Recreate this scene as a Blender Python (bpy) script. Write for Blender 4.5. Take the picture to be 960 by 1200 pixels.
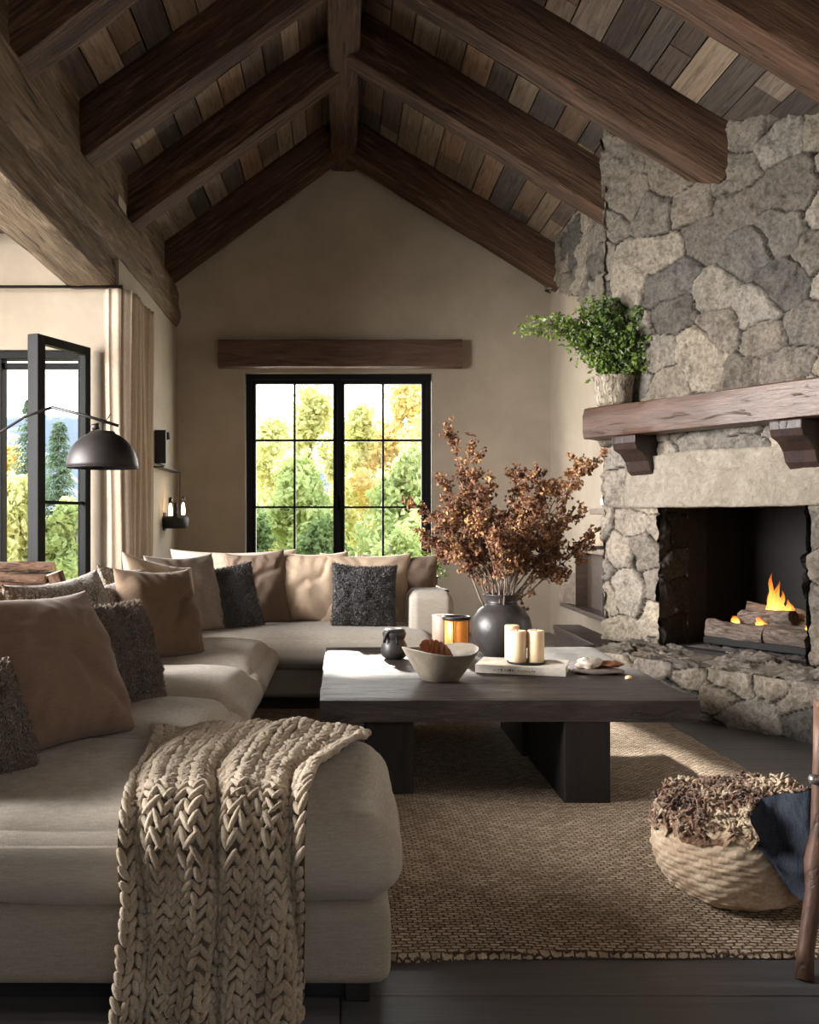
import bpy, math, random
import numpy as np
from mathutils import Vector, Matrix

C = bpy.context.scene
for o in list(bpy.data.objects):
    bpy.data.objects.remove(o)

# ---------------------------------------------------------------- camera
H = 1.13            # eye height
F = 1120.0          # focal length in pixels of the 960 px wide frame
CX, CY = 399.0, 612.0
cam_d = bpy.data.cameras.new('camera')
cam = bpy.data.objects.new('camera', cam_d)
C.collection.objects.link(cam)
cam.location = (0, 0, H)
cam.rotation_euler = (math.pi / 2, 0, 0)
cam_d.sensor_fit = 'HORIZONTAL'
cam_d.sensor_width = 36
cam_d.lens = 36 * F / 960
cam_d.shift_x = (480 - CX) / 960
cam_d.shift_y = (CY - 600) / 960
cam_d.clip_start = 0.05
cam_d.clip_end = 900
C.camera = cam

# ---------------------------------------------------------------- world, sun, window light, rear fill, exposure
C.view_settings.view_transform = 'Standard'
C.view_settings.look = 'None'
C.view_settings.gamma = 1
C.view_settings.exposure = 0.0
C.view_settings.use_curve_mapping = False
C.cycles.use_denoising = True
C.cycles.max_bounces = 10
C.cycles.diffuse_bounces = 5
C.cycles.transparent_max_bounces = 24
C.cycles.sample_clamp_indirect = 6
C.cycles.caustics_reflective = False
C.cycles.caustics_refractive = False

w = bpy.data.worlds.new('sky')
C.world = w
w.use_nodes = True
nt = w.node_tree
bg = nt.nodes['Background']
tc = nt.nodes.new('ShaderNodeTexCoord')
sp = nt.nodes.new('ShaderNodeSeparateXYZ')
rp = nt.nodes.new('ShaderNodeValToRGB')
nt.links.new(tc.outputs['Generated'], sp.inputs[0])
nt.links.new(sp.outputs['Z'], rp.inputs[0])
nt.links.new(rp.outputs[0], bg.inputs[0])
rp.color_ramp.elements[0].position = 0.0
rp.color_ramp.elements[0].color = (1.0, 0.97, 0.92, 1)
rp.color_ramp.elements[1].position = 0.6
rp.color_ramp.elements[1].color = (0.72, 0.85, 1.0, 1)
bg.inputs[1].default_value = 5.0


def lamp(name, kind, loc, target, energy, color=(1, 1, 1), size=1, size_y=None, angle=None):
    d = bpy.data.lights.new(name, kind)
    d.energy = energy
    d.color = color
    if kind == 'AREA':
        d.shape = 'RECTANGLE'
        d.size = size
        d.size_y = size_y or size
    if kind == 'SUN' and angle:
        d.angle = math.radians(angle)
    if kind == 'POINT':
        d.shadow_soft_size = size
    o = bpy.data.objects.new(name, d)
    C.collection.objects.link(o)
    o.location = loc
    o.rotation_euler = (Vector(target) - Vector(loc)).to_track_quat('-Z', 'Y').to_euler()
    return o


SUN = lamp('sun', 'SUN', (-3.2, 30, 9.9), (0.75, 4.6, 0), 17.0, (1.0, 0.92, 0.83), angle=1.6)
lamp('daylight_side_window', 'AREA', (-4.75, 3.75, 2.0), (1.2, 4.7, 0.7), 900, (1.0, 0.975, 0.955), 3.6, 2.7).data.spread = math.radians(125)
lamp('daylight_back_window', 'AREA', (-0.02, 10.15, 1.75), (0.1, 5.0, 0.7), 130, (1.0, 0.97, 0.9), 1.85, 2.1)
lamp('rear_fill', 'AREA', (0.9, -2.5, 2.4), (0.7, 6.0, 2.6), 6, (1.0, 0.95, 0.9), 2.6, .9)  # added fill lamp behind the camera, no known window there

# ---------------------------------------------------------------- helpers
def ihash(ix, iy, iz, seed):
    n = (ix * 374761393 + iy * 668265263 + iz * 1440662683 + seed * 974634777) & 0xFFFFFFFF
    n = ((n ^ (n >> 13)) * 1274126177) & 0xFFFFFFFF
    n = ((n ^ (n >> 16)) * 2246822519) & 0xFFFFFFFF
    return ((n ^ (n >> 15)) & 0xFFFFFF) / float(0xFFFFFF)


def vnoise(P, seed=0):
    """value noise, P (...,3) -> -1..1"""
    P = np.asarray(P, dtype=np.float64)
    I = np.floor(P).astype(np.int64)
    f = P - I
    f = f * f * (3 - 2 * f)
    out = 0
    for dx in (0, 1):
        for dy in (0, 1):
            for dz in (0, 1):
                w_ = (f[..., 0] if dx else 1 - f[..., 0]) * (f[..., 1] if dy else 1 - f[..., 1]) * (f[..., 2] if dz else 1 - f[..., 2])
                out = out + w_ * ihash(I[..., 0] + dx, I[..., 1] + dy, I[..., 2] + dz, seed)
    return out * 2 - 1


def fbm(P, seed=0, octv=4, gain=0.5):
    P = np.asarray(P, dtype=np.float64)
    a, s, o = 1.0, 1.0, 0
    for k in range(octv):
        o = o + a * vnoise(P * s, seed + k * 17)
        a *= gain
        s *= 2.03
    return o


def mesh_obj(name, V, Fc, mat=None, parent=None, smooth=True, col=None, uv=None):
    me = bpy.data.meshes.new(name)
    V = np.asarray(V, dtype=np.float32).reshape(-1, 3)
    if isinstance(Fc, np.ndarray):
        nf, k = Fc.shape
        me.vertices.add(len(V))
        me.vertices.foreach_set('co', V.ravel())
        me.loops.add(nf * k)
        me.loops.foreach_set('vertex_index', Fc.astype(np.int32).ravel())
        me.polygons.add(nf)
        me.polygons.foreach_set('loop_start', np.arange(0, nf * k, k, dtype=np.int32))
        me.update(calc_edges=True)
    else:
        me.from_pydata(V.tolist(), [], Fc)
        me.update()
    me.polygons.foreach_set('use_smooth', [smooth] * len(me.polygons))
    if col is not None:
        ca = me.color_attributes.new('tint', 'FLOAT_COLOR', 'POINT')
        cc = np.ones((len(V), 4), dtype=np.float32)
        cc[:, :3] = col
        ca.data.foreach_set('color', cc.ravel())
    o = bpy.data.objects.new(name, me)
    C.collection.objects.link(o)
    if mat:
        me.materials.append(mat)
    if parent is not None:
        o.parent = parent
    return o


def tag(o, label=None, cat=None, group=None, kind=None):
    if label: o['label'] = label
    if cat: o['category'] = cat
    if group: o['group'] = group
    if kind: o['kind'] = kind
    return o


def thing(name, label, cat, loc=(0, 0, 0), rotz=0, group=None):
    o = bpy.data.objects.new(name, None)
    o.empty_display_size = 0.1
    C.collection.objects.link(o)
    o.location = loc
    o.rotation_euler = (0, 0, rotz)
    return tag(o, label, cat, group)


def copy_tree(o, parent=None):
    c = o.copy()
    C.collection.objects.link(c)
    if parent is not None:
        c.parent = parent
    for ch in list(o.children):
        copy_tree(ch, c)
    return c


class MB:
    """collects shapes into ONE mesh"""
    def __init__(s):
        s.V = []
        s.F = []

    def add(s, V, Fc):
        b = len(s.V)
        s.V.extend([tuple(v) for v in V])
        s.F.extend([tuple(int(i) + b for i in f) for f in Fc])
        return s

    def box(s, x0, x1, y0, y1, z0, z1, M=None):
        V = [(x0, y0, z0), (x1, y0, z0), (x1, y1, z0), (x0, y1, z0), (x0, y0, z1), (x1, y0, z1), (x1, y1, z1), (x0, y1, z1)]
        if M is not None:
            V = [tuple(M @ Vector(v)) for v in V]
        return s.add(V, [(0, 3, 2, 1), (4, 5, 6, 7), (0, 1, 5, 4), (1, 2, 6, 5), (2, 3, 7, 6), (3, 0, 4, 7)])

    def tube(s, pts, rad, n=8, caps=True):
        pts = [Vector(p) for p in pts]
        m = len(pts)
        if not hasattr(rad, '__len__'):
            rad = [rad] * m
        V, Fc = [], []
        up = None
        for i, p in enumerate(pts):
            t = (pts[min(i + 1, m - 1)] - pts[max(i - 1, 0)])
            if t.length < 1e-9:
                t = Vector((0, 0, 1))
            t.normalize()
            if up is None:
                up = Vector((0, 0, 1)) if abs(t.z) < 0.9 else Vector((1, 0, 0))
            a = t.cross(up)
            if a.length < 1e-6:
                a = t.orthogonal()
            a.normalize()
            b = t.cross(a)
            up = -b if False else a.cross(t)
            for k in range(n):
                an = 2 * math.pi * k / n
                V.append(p + (a * math.cos(an) + b * math.sin(an)) * rad[i])
        for i in range(m - 1):
            for k in range(n):
                k2 = (k + 1) % n
                Fc.append((i * n + k, (i + 1) * n + k, (i + 1) * n + k2, i * n + k2))
        if caps:
            Fc.append(tuple(range(n)))
            Fc.append(tuple(range((m - 1) * n, m * n))[::-1])
        return s.add(V, Fc)

    def lathe(s, prof, n=32, c=(0, 0, 0), wob=0, seed=0):
        V, Fc = [], []
        rs = random.Random(seed)
        ph = rs.random() * 6
        for r, z in prof:
            for k in range(n):
                a = 2 * math.pi * k / n
                rr = r * (1 + wob * math.sin(2 * a + ph) + wob * .6 * math.sin(3 * a + z * 9))
                V.append((c[0] + rr * math.cos(a), c[1] + rr * math.sin(a), c[2] + z))
        for i in range(len(prof) - 1):
            for k in range(n):
                k2 = (k + 1) % n
                Fc.append((i * n + k, i * n + k2, (i + 1) * n + k2, (i + 1) * n + k))
        if prof[0][0] > 1e-4:
            Fc.append(tuple(range(n))[::-1])
        if prof[-1][0] > 1e-4:
            Fc.append(tuple(range((len(prof) - 1) * n, len(prof) * n)))
        return s.add(V, Fc)

    def prism(s, poly, axis, a0, a1):
        """poly of 2D points extruded along axis 'x','y','z'"""
        n = len(poly)
        def mk(p, a):
            return {'x': (a, p[0], p[1]), 'y': (p[0], a, p[1]), 'z': (p[0], p[1], a)}[axis]
        V = [mk(p, a0) for p in poly] + [mk(p, a1) for p in poly]
        Fc = [tuple(range(n)), tuple(range(n, 2 * n))[::-1]]
        for i in range(n):
            j = (i + 1) % n
            Fc.append((i, i + n, j + n, j))
        return s.add(V, Fc)

    def build(s, name, mat=None, parent=None, smooth=False, bevel=0, seg=2):
        o = mesh_obj(name, s.V, s.F, mat, parent, smooth)
        if bevel:
            m = o.modifiers.new('bevel', 'BEVEL')
            m.width = bevel
            m.segments = seg
            m.limit_method = 'ANGLE'
            m.angle_limit = math.radians(40)
        return o


def grid_faces(nu, nv, mask=None, flip=False, wrap_u=False):
    """vertices index i*nv+j ; i in nu"""
    iu = np.arange(nu if wrap_u else nu - 1)
    jv = np.arange(nv - 1)
    I, J = np.meshgrid(iu, jv, indexing='ij')
    I2 = (I + 1) % nu
    Fc = np.stack([I * nv + J, I2 * nv + J, I2 * nv + J + 1, I * nv + J + 1], -1).reshape(-1, 4)
    if mask is not None:
        Fc = Fc[mask.reshape(-1)]
    if flip:
        Fc = Fc[:, ::-1]
    return Fc


def join_np(parts):
    """list of (V,F,col)"""
    Vs, Fs, Cs, b = [], [], [], 0
    for p in parts:
        Vs.append(p[0]); Fs.append(p[1] + b)
        if len(p) > 2: Cs.append(p[2])
        b += len(p[0])
    return np.concatenate(Vs), np.concatenate(Fs), (np.concatenate(Cs) if Cs else None)


# ---------------------------------------------------------------- materials
def S(r, g, b):
    f = lambda c: ((c / 255) / 12.92 if c / 255 <= .04045 else ((c / 255 + .055) / 1.055) ** 2.4)
    return (f(r), f(g), f(b), 1)


class Mat:
    def __init__(s, name):
        s.m = bpy.data.materials.new(name)
        s.m.use_nodes = True
        s.t = s.m.node_tree
        s.b = s.t.nodes['Principled BSDF']

    def n(s, typ, **kw):
        x = s.t.nodes.new(typ)
        for k, v in kw.items():
            if k.startswith('i_'):
                key = k[2:]
                key = int(key) if key.isdigit() else key
                x.inputs[key].default_value = v
            else:
                setattr(x, k, v)
        return x

    def l(s, a, b):
        s.t.links.new(a, b)

    def coord(s, out='Object', scale=(1, 1, 1), loc=(0, 0, 0), rot=(0, 0, 0)):
        tcn = s.n('ShaderNodeTexCoord')
        mp = s.n('ShaderNodeMapping')
        mp.inputs['Scale'].default_value = scale
        mp.inputs['Location'].default_value = loc
        mp.inputs['Rotation'].default_value = rot
        s.l(tcn.outputs[out], mp.inputs[0])
        return mp.outputs[0]

    def noise(s, vec, scale, detail=4, rough=.55, dist=0):
        x = s.n('ShaderNodeTexNoise')
        x.inputs['Scale'].default_value = scale
        x.inputs['Detail'].default_value = detail
        x.inputs['Roughness'].default_value = rough
        x.inputs['Distortion'].default_value = dist
        s.l(vec, x.inputs['Vector'])
        return x.outputs[0]

    def ramp(s, fac, stops):
        x = s.n('ShaderNodeValToRGB')
        e = x.color_ramp.elements
        while len(e) < len(stops):
            e.new(.5)
        for i, (p, c) in enumerate(stops):
            e[i].position = p
            e[i].color = c
        s.l(fac, x.inputs[0])
        return x.outputs[0]

    def mix(s, fac, a, b, mode='MIX'):
        x = s.n('ShaderNodeMix', data_type='RGBA', blend_type=mode)
        for sock, v in ((x.inputs[0], fac), (x.inputs[6], a), (x.inputs[7], b)):
            if hasattr(v, 'links') or hasattr(v, 'is_linked'):
                s.l(v, sock)
            else:
                sock.default_value = v
        return x.outputs[2]

    def math(s, op, a, b=None, c=None):
        x = s.n('ShaderNodeMath', operation=op)
        for i, v in enumerate((a, b, c)):
            if v is None: continue
            if hasattr(v, 'is_linked'): s.l(v, x.inputs[i])
            else: x.inputs[i].default_value = v
        return x.outputs[0]

    def bump(s, h, strength=.5, dist=.01, prev=None):
        x = s.n('ShaderNodeBump')
        x.inputs['Strength'].default_value = strength
        x.inputs['Distance'].default_value = dist
        s.l(h, x.inputs['Height'])
        if prev is not None: s.l(prev, x.inputs['Normal'])
        s.l(x.outputs[0], s.b.inputs['Normal'])
        return x.outputs[0]

    def color(s, v):
        if hasattr(v, 'is_linked'): s.l(v, s.b.inputs['Base Color'])
        else: s.b.inputs['Base Color'].default_value = v
        return s

    def rough(s, v, spec=None):
        if hasattr(v, 'is_linked'): s.l(v, s.b.inputs['Roughness'])
        else: s.b.inputs['Roughness'].default_value = v
        if spec is not None: s.b.inputs['Specular IOR Level'].default_value = spec
        return s


def plain(name, c, rough=.6, metal=0, spec=.5, bump=None):
    m = Mat(name)
    v = m.coord()
    n = m.noise(v, 18, 4)
    c2 = tuple(min(1, x * 1.25) for x in c[:3]) + (1,)
    c1 = tuple(x * .78 for x in c[:3]) + (1,)
    m.color(m.ramp(n, [(.3, c1), (.7, c2)]))
    m.rough(rough, spec)
    m.b.inputs['Metallic'].default_value = metal
    if bump: m.bump(m.noise(v, bump[0], 4), bump[1], .005)
    return m.m


def wood(name, c1, c2, c3, grain=(1.2, 14, 14), rough=.62, bump=.6, bdist=.012, knots=True, spec=.35, big=.5):
    """grain runs along local X"""
    m = Mat(name)
    v = m.coord(scale=grain)
    oi = m.n('ShaderNodeObjectInfo')
    vm = m.n('ShaderNodeVectorMath', operation='ADD')
    m.l(v, vm.inputs[0])
    cmb = m.n('ShaderNodeCombineXYZ')
    r = m.math('MULTIPLY', oi.outputs['Random'], 57.0)
    m.l(r, cmb.inputs[0]); m.l(r, cmb.inputs[1]); m.l(r, cmb.inputs[2])
    m.l(cmb.outputs[0], vm.inputs[1])
    v = vm.outputs[0]
    g = m.noise(v, 1.6, 6, .62, 1.4)
    v2 = m.coord(scale=(grain[0] * .5, grain[1] * .18, grain[2] * .18))
    gb = m.noise(v2, 1.3, 3, .5, .6)
    col = m.ramp(g, [(.28, c1), (.52, c2), (.74, c3)])
    col = m.mix(m.ramp(gb, [(.3, (0, 0, 0, 1)), (.7, (big, big, big, 1))]), col, m.mix(.5, c2, c3), 'MIX')
    m.color(col)
    m.rough(rough, spec)
    fine = m.noise(v, 7, 4, .7, .4)
    crack = m.ramp(g, [(.30, (0, 0, 0, 1)), (.40, (1, 1, 1, 1))])
    hsum = m.math('ADD', m.math('MULTIPLY', crack, .7), m.math('MULTIPLY', fine, .5))
    m.bump(hsum, bump, bdist)
    return m.m


def fabric(name, c, var=.12, weave=420, bump=.25, sheen=.12, rough=.95, slub=True):
    m = Mat(name)
    v = m.coord()
    a = m.coord(scale=(weave, 40, weave * .6))
    b = m.coord(scale=(40, weave, 40))
    c_ = m.coord(scale=(30, 30, weave))
    n0 = m.noise(v, 3.5, 3)
    na = m.noise(c_, 1, 2)
    nb = m.noise(a, 1, 2)
    fac = m.math('MULTIPLY', m.math('ADD', na, nb), .5)
    lo = tuple(x * (1 - var * 2.2) for x in c[:3]) + (1,)
    hi = tuple(min(1, x * (1 + var * 1.6)) for x in c[:3]) + (1,)
    col = m.ramp(fac, [(.36, lo), (.64, hi)])
    dk = tuple(x * .86 for x in c[:3]) + (1,)
    m.color(m.mix(m.ramp(n0, [(.35, (.35, .35, .35, 1)), (.7, (0, 0, 0, 1))]), col, dk))
    m.rough(rough, .15)
    m.b.inputs['Sheen Weight'].default_value = sheen
    m.b.inputs['Sheen Roughness'].default_value = .5
    p = m.bump(fac, bump, .003)
    return m.m


def glass_pane(name, tint=(1, 1, 1, 1)):
    m = Mat(name)
    for nn in list(m.t.nodes):
        if nn.type == 'BSDF_PRINCIPLED': m.t.nodes.remove(nn)
    out = [x for x in m.t.nodes if x.type == 'OUTPUT_MATERIAL'][0]
    tr = m.n('ShaderNodeBsdfTransparent'); tr.inputs[0].default_value = tint
    gl = m.n('ShaderNodeBsdfGlossy'); gl.inputs['Roughness'].default_value = .02
    lw = m.n('ShaderNodeLayerWeight'); lw.inputs[0].default_value = .5
    pw = m.math('POWER', lw.outputs['Facing'], 4.0)
    fr = m.n('ShaderNodeMath', operation='MULTIPLY_ADD')
    m.l(pw, fr.inputs[0]); fr.inputs[1].default_value = .35; fr.inputs[2].default_value = .006
    mx = m.n('ShaderNodeMixShader')
    m.l(fr.outputs[0], mx.inputs[0]); m.l(tr.outputs[0], mx.inputs[1]); m.l(gl.outputs[0], mx.inputs[2])
    m.l(mx.outputs[0], out.inputs[0])
    return m.m


M_ = {}
# plaster
def plaster(name, c):
    m = Mat(name)
    v = m.coord()
    n1 = m.noise(v, .9, 5, .6, .8)
    n2 = m.noise(v, 4.0, 6, .62)
    lo = tuple(x * .8 for x in c[:3]) + (1,)
    hi = tuple(x * 1.15 for x in c[:3]) + (1,)
    col = m.ramp(n1, [(.3, lo), (.7, hi)])
    m.color(m.mix(.3, col, m.ramp(n2, [(.3, lo), (.7, hi)])))
    m.rough(.85, .2)
    m.bump(m.noise(v, 6, 7, .6), .25, .02)
    return m.m

M_['plaster'] = plaster('warm_plaster', S(163, 150, 134))
M_['beam'] = wood('old_dark_beam_wood', S(24, 14, 10), S(66, 45, 33), S(130, 100, 78), grain=(.9, 13, 13), rough=.75, bump=1, bdist=.035, spec=.25)
M_['plate'] = wood('weathered_grey_beam_wood', S(44, 33, 25), S(106, 88, 70), S(160, 140, 118), grain=(.9, 13, 13), rough=.8, bump=1, bdist=.025, spec=.2)
M_['lintelwood'] = wood('brown_sawn_header_wood', S(44, 30, 24), S(84, 62, 50), S(112, 88, 72), grain=(1.1, 9, 9), rough=.6, bump=.7, bdist=.015, spec=.3)
M_['mantel'] = wood('oiled_mantel_oak', S(36, 21, 16), S(70, 47, 36), S(104, 78, 62), grain=(1.3, 8, 8), rough=.42, bump=.6, bdist=.012, spec=.5)
M_['corbel'] = wood('dark_carved_corbel_oak', S(22, 13, 11), S(42, 26, 22), S(60, 40, 34), grain=(6, 3, 3), rough=.45, bump=.5, spec=.4)
M_['table'] = wood('smoked_table_oak', S(24, 20, 19), S(48, 40, 38), S(78, 68, 64), grain=(2.2, 12, 12), rough=.5, bump=.9, bdist=.008, spec=.4)
M_['tableleg'] = wood('black_stained_oak', S(16, 13, 13), S(32, 27, 26), S(48, 41, 39), grain=(12, 12, 1.5), rough=.5, bump=.4, bdist=.005, spec=.4)
M_['linen'] = fabric('oatmeal_linen', S(172, 162, 149), .1)
M_['linen_base'] = fabric('oatmeal_linen_base', S(158, 148, 135), .1)
M_['steel'] = plain('black_window_steel', S(12, 11, 12), .6, .0, .2)
M_['blackmetal'] = plain('dark_bronze_metal', S(34, 29, 28), .5, .3, .5)
M_['glass'] = glass_pane('window_glass', (.97, .98, .98, 1))
M_['shelfwood'] = wood('grey_brown_shelf_oak', S(60, 48, 40), S(104, 88, 76), S(140, 122, 108), grain=(1.5, 10, 10), rough=.6, bump=.3)
M_['darkshelf'] = wood('dark_bench_oak', S(34, 26, 22), S(66, 52, 44), S(92, 76, 66), grain=(1.5, 10, 10), rough=.5, bump=.3)

# ceiling boards with attribute tint
def boards_mat():
    m = Mat('weathered_ceiling_boards')
    at = m.n('ShaderNodeAttribute', attribute_name='tint')
    v = m.coord(scale=(22, 1.6, 22))
    g = m.noise(v, 1.5, 6, .65, 1.0)
    col = m.mix(.85, at.outputs['Color'], m.ramp(g, [(.3, (.35, .32, .3, 1)), (.5, (.9, .9, .9, 1)), (.72, (1.35, 1.3, 1.25, 1))]), 'MULTIPLY')
    m.color(col)
    m.rough(.85, .2)
    m.bump(g, .8, .01)
    return m.m
M_['boards'] = boards_mat()

def stone_mat(name, lint=1.0):
    m = Mat(name)
    at = m.n('ShaderNodeAttribute', attribute_name='tint')
    v = m.coord()
    n1 = m.noise(v, 5, 6, .7, .6)
    n2 = m.noise(v, 38, 5, .7)
    c1 = m.ramp(n1, [(.28, (.62, .6, .58, 1)), (.5, (1, 1, 1, 1)), (.72, (1.28, 1.24, 1.16, 1))])
    col = m.mix(.9, at.outputs['Color'], c1, 'MULTIPLY')
    c2 = m.ramp(n2, [(.3, (.42, .42, .42, 1)), (.6, (1.2, 1.2, 1.2, 1))])
    col = m.mix(.85, col, c2, 'MULTIPLY')
    m.color(col)
    m.rough(.92, .2)
    m.bump(m.math('ADD', n2, m.math('MULTIPLY', n1, 1.5)), 1.0, .02)
    return m.m
M_['stone'] = stone_mat('rough_fieldstone')

def floor_mat():
    m = Mat('black_stained_floor_planks')
    v = m.coord()
    br = m.n('ShaderNodeTexBrick')
    m.l(v, br.inputs['Vector'])
    br.inputs['Scale'].default_value = 1
    br.inputs['Brick Width'].default_value = 2.6
    br.inputs['Row Height'].default_value = .19
    br.inputs['Mortar Size'].default_value = .0025
    br.inputs['Mortar Smooth'].default_value = .2
    br.inputs['Color1'].default_value = S(76, 75, 77)
    br.inputs['Color2'].default_value = S(98, 96, 97)
    br.inputs['Mortar'].default_value = S(10, 9, 9)
    br.offset = .37
    g = m.noise(m.coord(scale=(1.4, 24, 24)), 1.4, 6, .65, .8)
    col = m.mix(.8, br.outputs[0], m.ramp(g, [(.3, (.55, .55, .55, 1)), (.7, (1.4, 1.38, 1.36, 1))]), 'MULTIPLY')
    m.color(col)
    m.rough(m.ramp(g, [(.3, (.34, .34, .34, 1)), (.7, (.5, .5, .5, 1))]), .45)
    h = m.math('SUBTRACT', m.math('MULTIPLY', g, .4), br.outputs[1])
    m.bump(h, .5, .006)
    return m.m
M_['floor'] = floor_mat()

# ---------------------------------------------------------------- room shell
D = 9.8        # back wall
XL = -1.67     # line of the arcade beam and of the left return wall
DL = 7.2       # left bay's window wall
XR = 2.15      # right wall behind the shelves
RX = 0.02
ZR = 4.75      # rafter underside at the ridge
ML, MR = .735, .62
def zl(x): return ZR - ML * (RX - x)
def zr(x): return ZR - MR * (x - RX)
P0 = np.array([2.065, 5.48]); U = np.array([.536, -.844]); N = np.array([.844, .536])   # hearth line, along it, inward
def fp(t, off):
    p = P0 + t * U + off * N
    return float(p[0]), float(p[1])

def struct(mb, name, mat, bevel=0, smooth=False):
    return tag(mb.build(name, mat, None, smooth, bevel), kind='structure')

struct(MB().box(-4.7, 3.6, -2.6, 10.0, -.1, 0), 'floor', M_['floor'])

# back wall with window hole
def wall_with_hole(mb, x0, x1, z0, ztop, y0, y1, hx0, hx1, hz0, hz1):
    mb.box(x0, hx0, y0, y1, z0, ztop)
    mb.box(hx1, x1, y0, y1, z0, ztop)
    mb.box(hx0, hx1, y0, y1, z0, hz0)
    mb.box(hx0, hx1, y0, y1, hz1, ztop)
WX0, WX1, WZ0, WZ1 = -.98, .945, .55, 2.66
mb = MB()
wall_with_hole(mb, XL - .2, XR + .2, 0, 3.3, D, D + .3, WX0, WX1, WZ0, WZ1)
mb.prism([(XL - .2, 3.3), (XR + .2, 3.3), (XR + .2, zr(XR) + .42), (RX, ZR + .5), (XL - .2, zl(XL) + .35)], 'y', D, D + .3)
struct(mb, 'wall_back', M_['plaster'])
# left return wall and left bay wall with window hole
struct(MB().box(XL - .25, XL, DL + .25, D, 0, 3.12), 'wall_left_return', M_['plaster'])
LX0, LX1, LZ0, LZ1 = -4.1, -1.93, .62, 2.43
mb = MB()
wall_with_hole(mb, -4.9, XL, 0, 3.6, DL, DL + .25, LX0, LX1, LZ0, LZ1)
struct(mb, 'wall_left_bay', M_['plaster'])
mb = MB()   # far side of the bay, with a wide opening
wy0, wy1 = 1.9, 5.7
mb.box(-4.9, -4.6, -2.6, wy0, 0, 3.6); mb.box(-4.9, -4.6, wy1, DL, 0, 3.6)
mb.box(-4.9, -4.6, wy0, wy1, 0, .3); mb.box(-4.9, -4.6, wy0, wy1, 3.3, 3.6)
struct(mb, 'wall_left_outer', M_['plaster'])
struct(MB().box(-4.9, XL - .35, -2.6, DL + .25, 3.6, 3.7), 'ceiling_bay', M_['plaster'])
mb = MB()
wall_with_hole(mb, -4.9, 3.6, 0, 3.0, -2.9, -2.6, -.6, 2.4, 1.9, 2.9)  # unseen high opening, added to let fill light in
mb.prism([(-4.9, 3.0), (3.6, 3.0), (3.6, 3.05), (RX, ZR + .5), (XL, 4.0), (-4.9, 3.9)], 'y', -2.9, -2.6)
struct(mb, 'wall_front', M_['plaster'])
struct(MB().box(XR, XR + .25, 6.6, D, 0, zr(XR) + .3), 'wall_right', M_['plaster'])
struct(MB().box(3.35, 3.6, -2.6, 4.6, 0, 3.2), 'wall_right_front', M_['plaster'])
# low plinth line of the front window frames off
# ceiling boards : planks running along Y on both slopes
rng = np.random.RandomState(4)
def board_slope(side):
    V, Fc, Cc = [], [], []
    m = ML if side < 0 else MR
    length = (RX - (XL - .5)) if side < 0 else (3.7 - RX)
    x = 0
    pal = [S(112, 96, 80), S(128, 112, 96), S(102, 84, 68), S(86, 74, 66), S(138, 120, 102), S(78, 70, 64), S(118, 104, 92), S(116, 92, 74)]
    cs = 1 / math.sqrt(1 + m * m)
    while x < length:
        w_ = rng.uniform(.13, .2)
        y = -2.9 + rng.uniform(0, 1)
        y0 = -2.9
        while y0 < 10.0:
            y1 = min(y0 + rng.uniform(1.2, 3.2), 10.0)
            th = .0 + rng.uniform(0, .012)
            c = np.array(pal[rng.randint(len(pal))][:3]) * rng.uniform(.75, 1.25)
            b = len(V)
            for (xx, yy, dz) in ((x + .004, y0 + .003, 0), (x + w_ - .004, y0 + .003, 0), (x + w_ - .004, y1 - .003, 0), (x + .004, y1 - .003, 0)):
                X = RX + side * xx * 1.0
                Z = ZR + .40 - m * xx + th
                V.append((X, yy, Z))
            for k in range(4):
                X, Y, Z = V[b + k]
                V.append((X + side * .03 * m * cs, Y, Z + .04))
            Fc += [(b, b + 1, b + 2, b + 3), (b + 4, b + 7, b + 6, b + 5), (b, b + 4, b + 5, b + 1), (b + 1, b + 5, b + 6, b + 2), (b + 2, b + 6, b + 7, b + 3), (b + 3, b + 7, b + 4, b)]
            Cc += [c] * 8
            y0 = y1
        x += w_
    return V, Fc, Cc
for side, nm in ((-1, 'ceiling_left_slope'), (1, 'ceiling_right_slope')):
    V, Fc, Cc = board_slope(side)
    tag(mesh_obj(nm, V, Fc, M_['boards'], smooth=False, col=np.array(Cc)), kind='structure')
# roof deck above (light tight)
mb = MB()
mb.prism([(RX, ZR + .47), (3.9, ZR + .47 - MR * (3.9 - RX)), (3.9, ZR + .7 - MR * (3.9 - RX)), (RX, ZR + .75), (-2.4, ZR + .75 - ML * (2.4 + RX)), (-2.4, ZR + .5 - ML * (2.4 + RX))], 'y', -2.95, 10.15)
struct(mb, 'ceiling_roof_deck', M_['darkshelf'])


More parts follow.
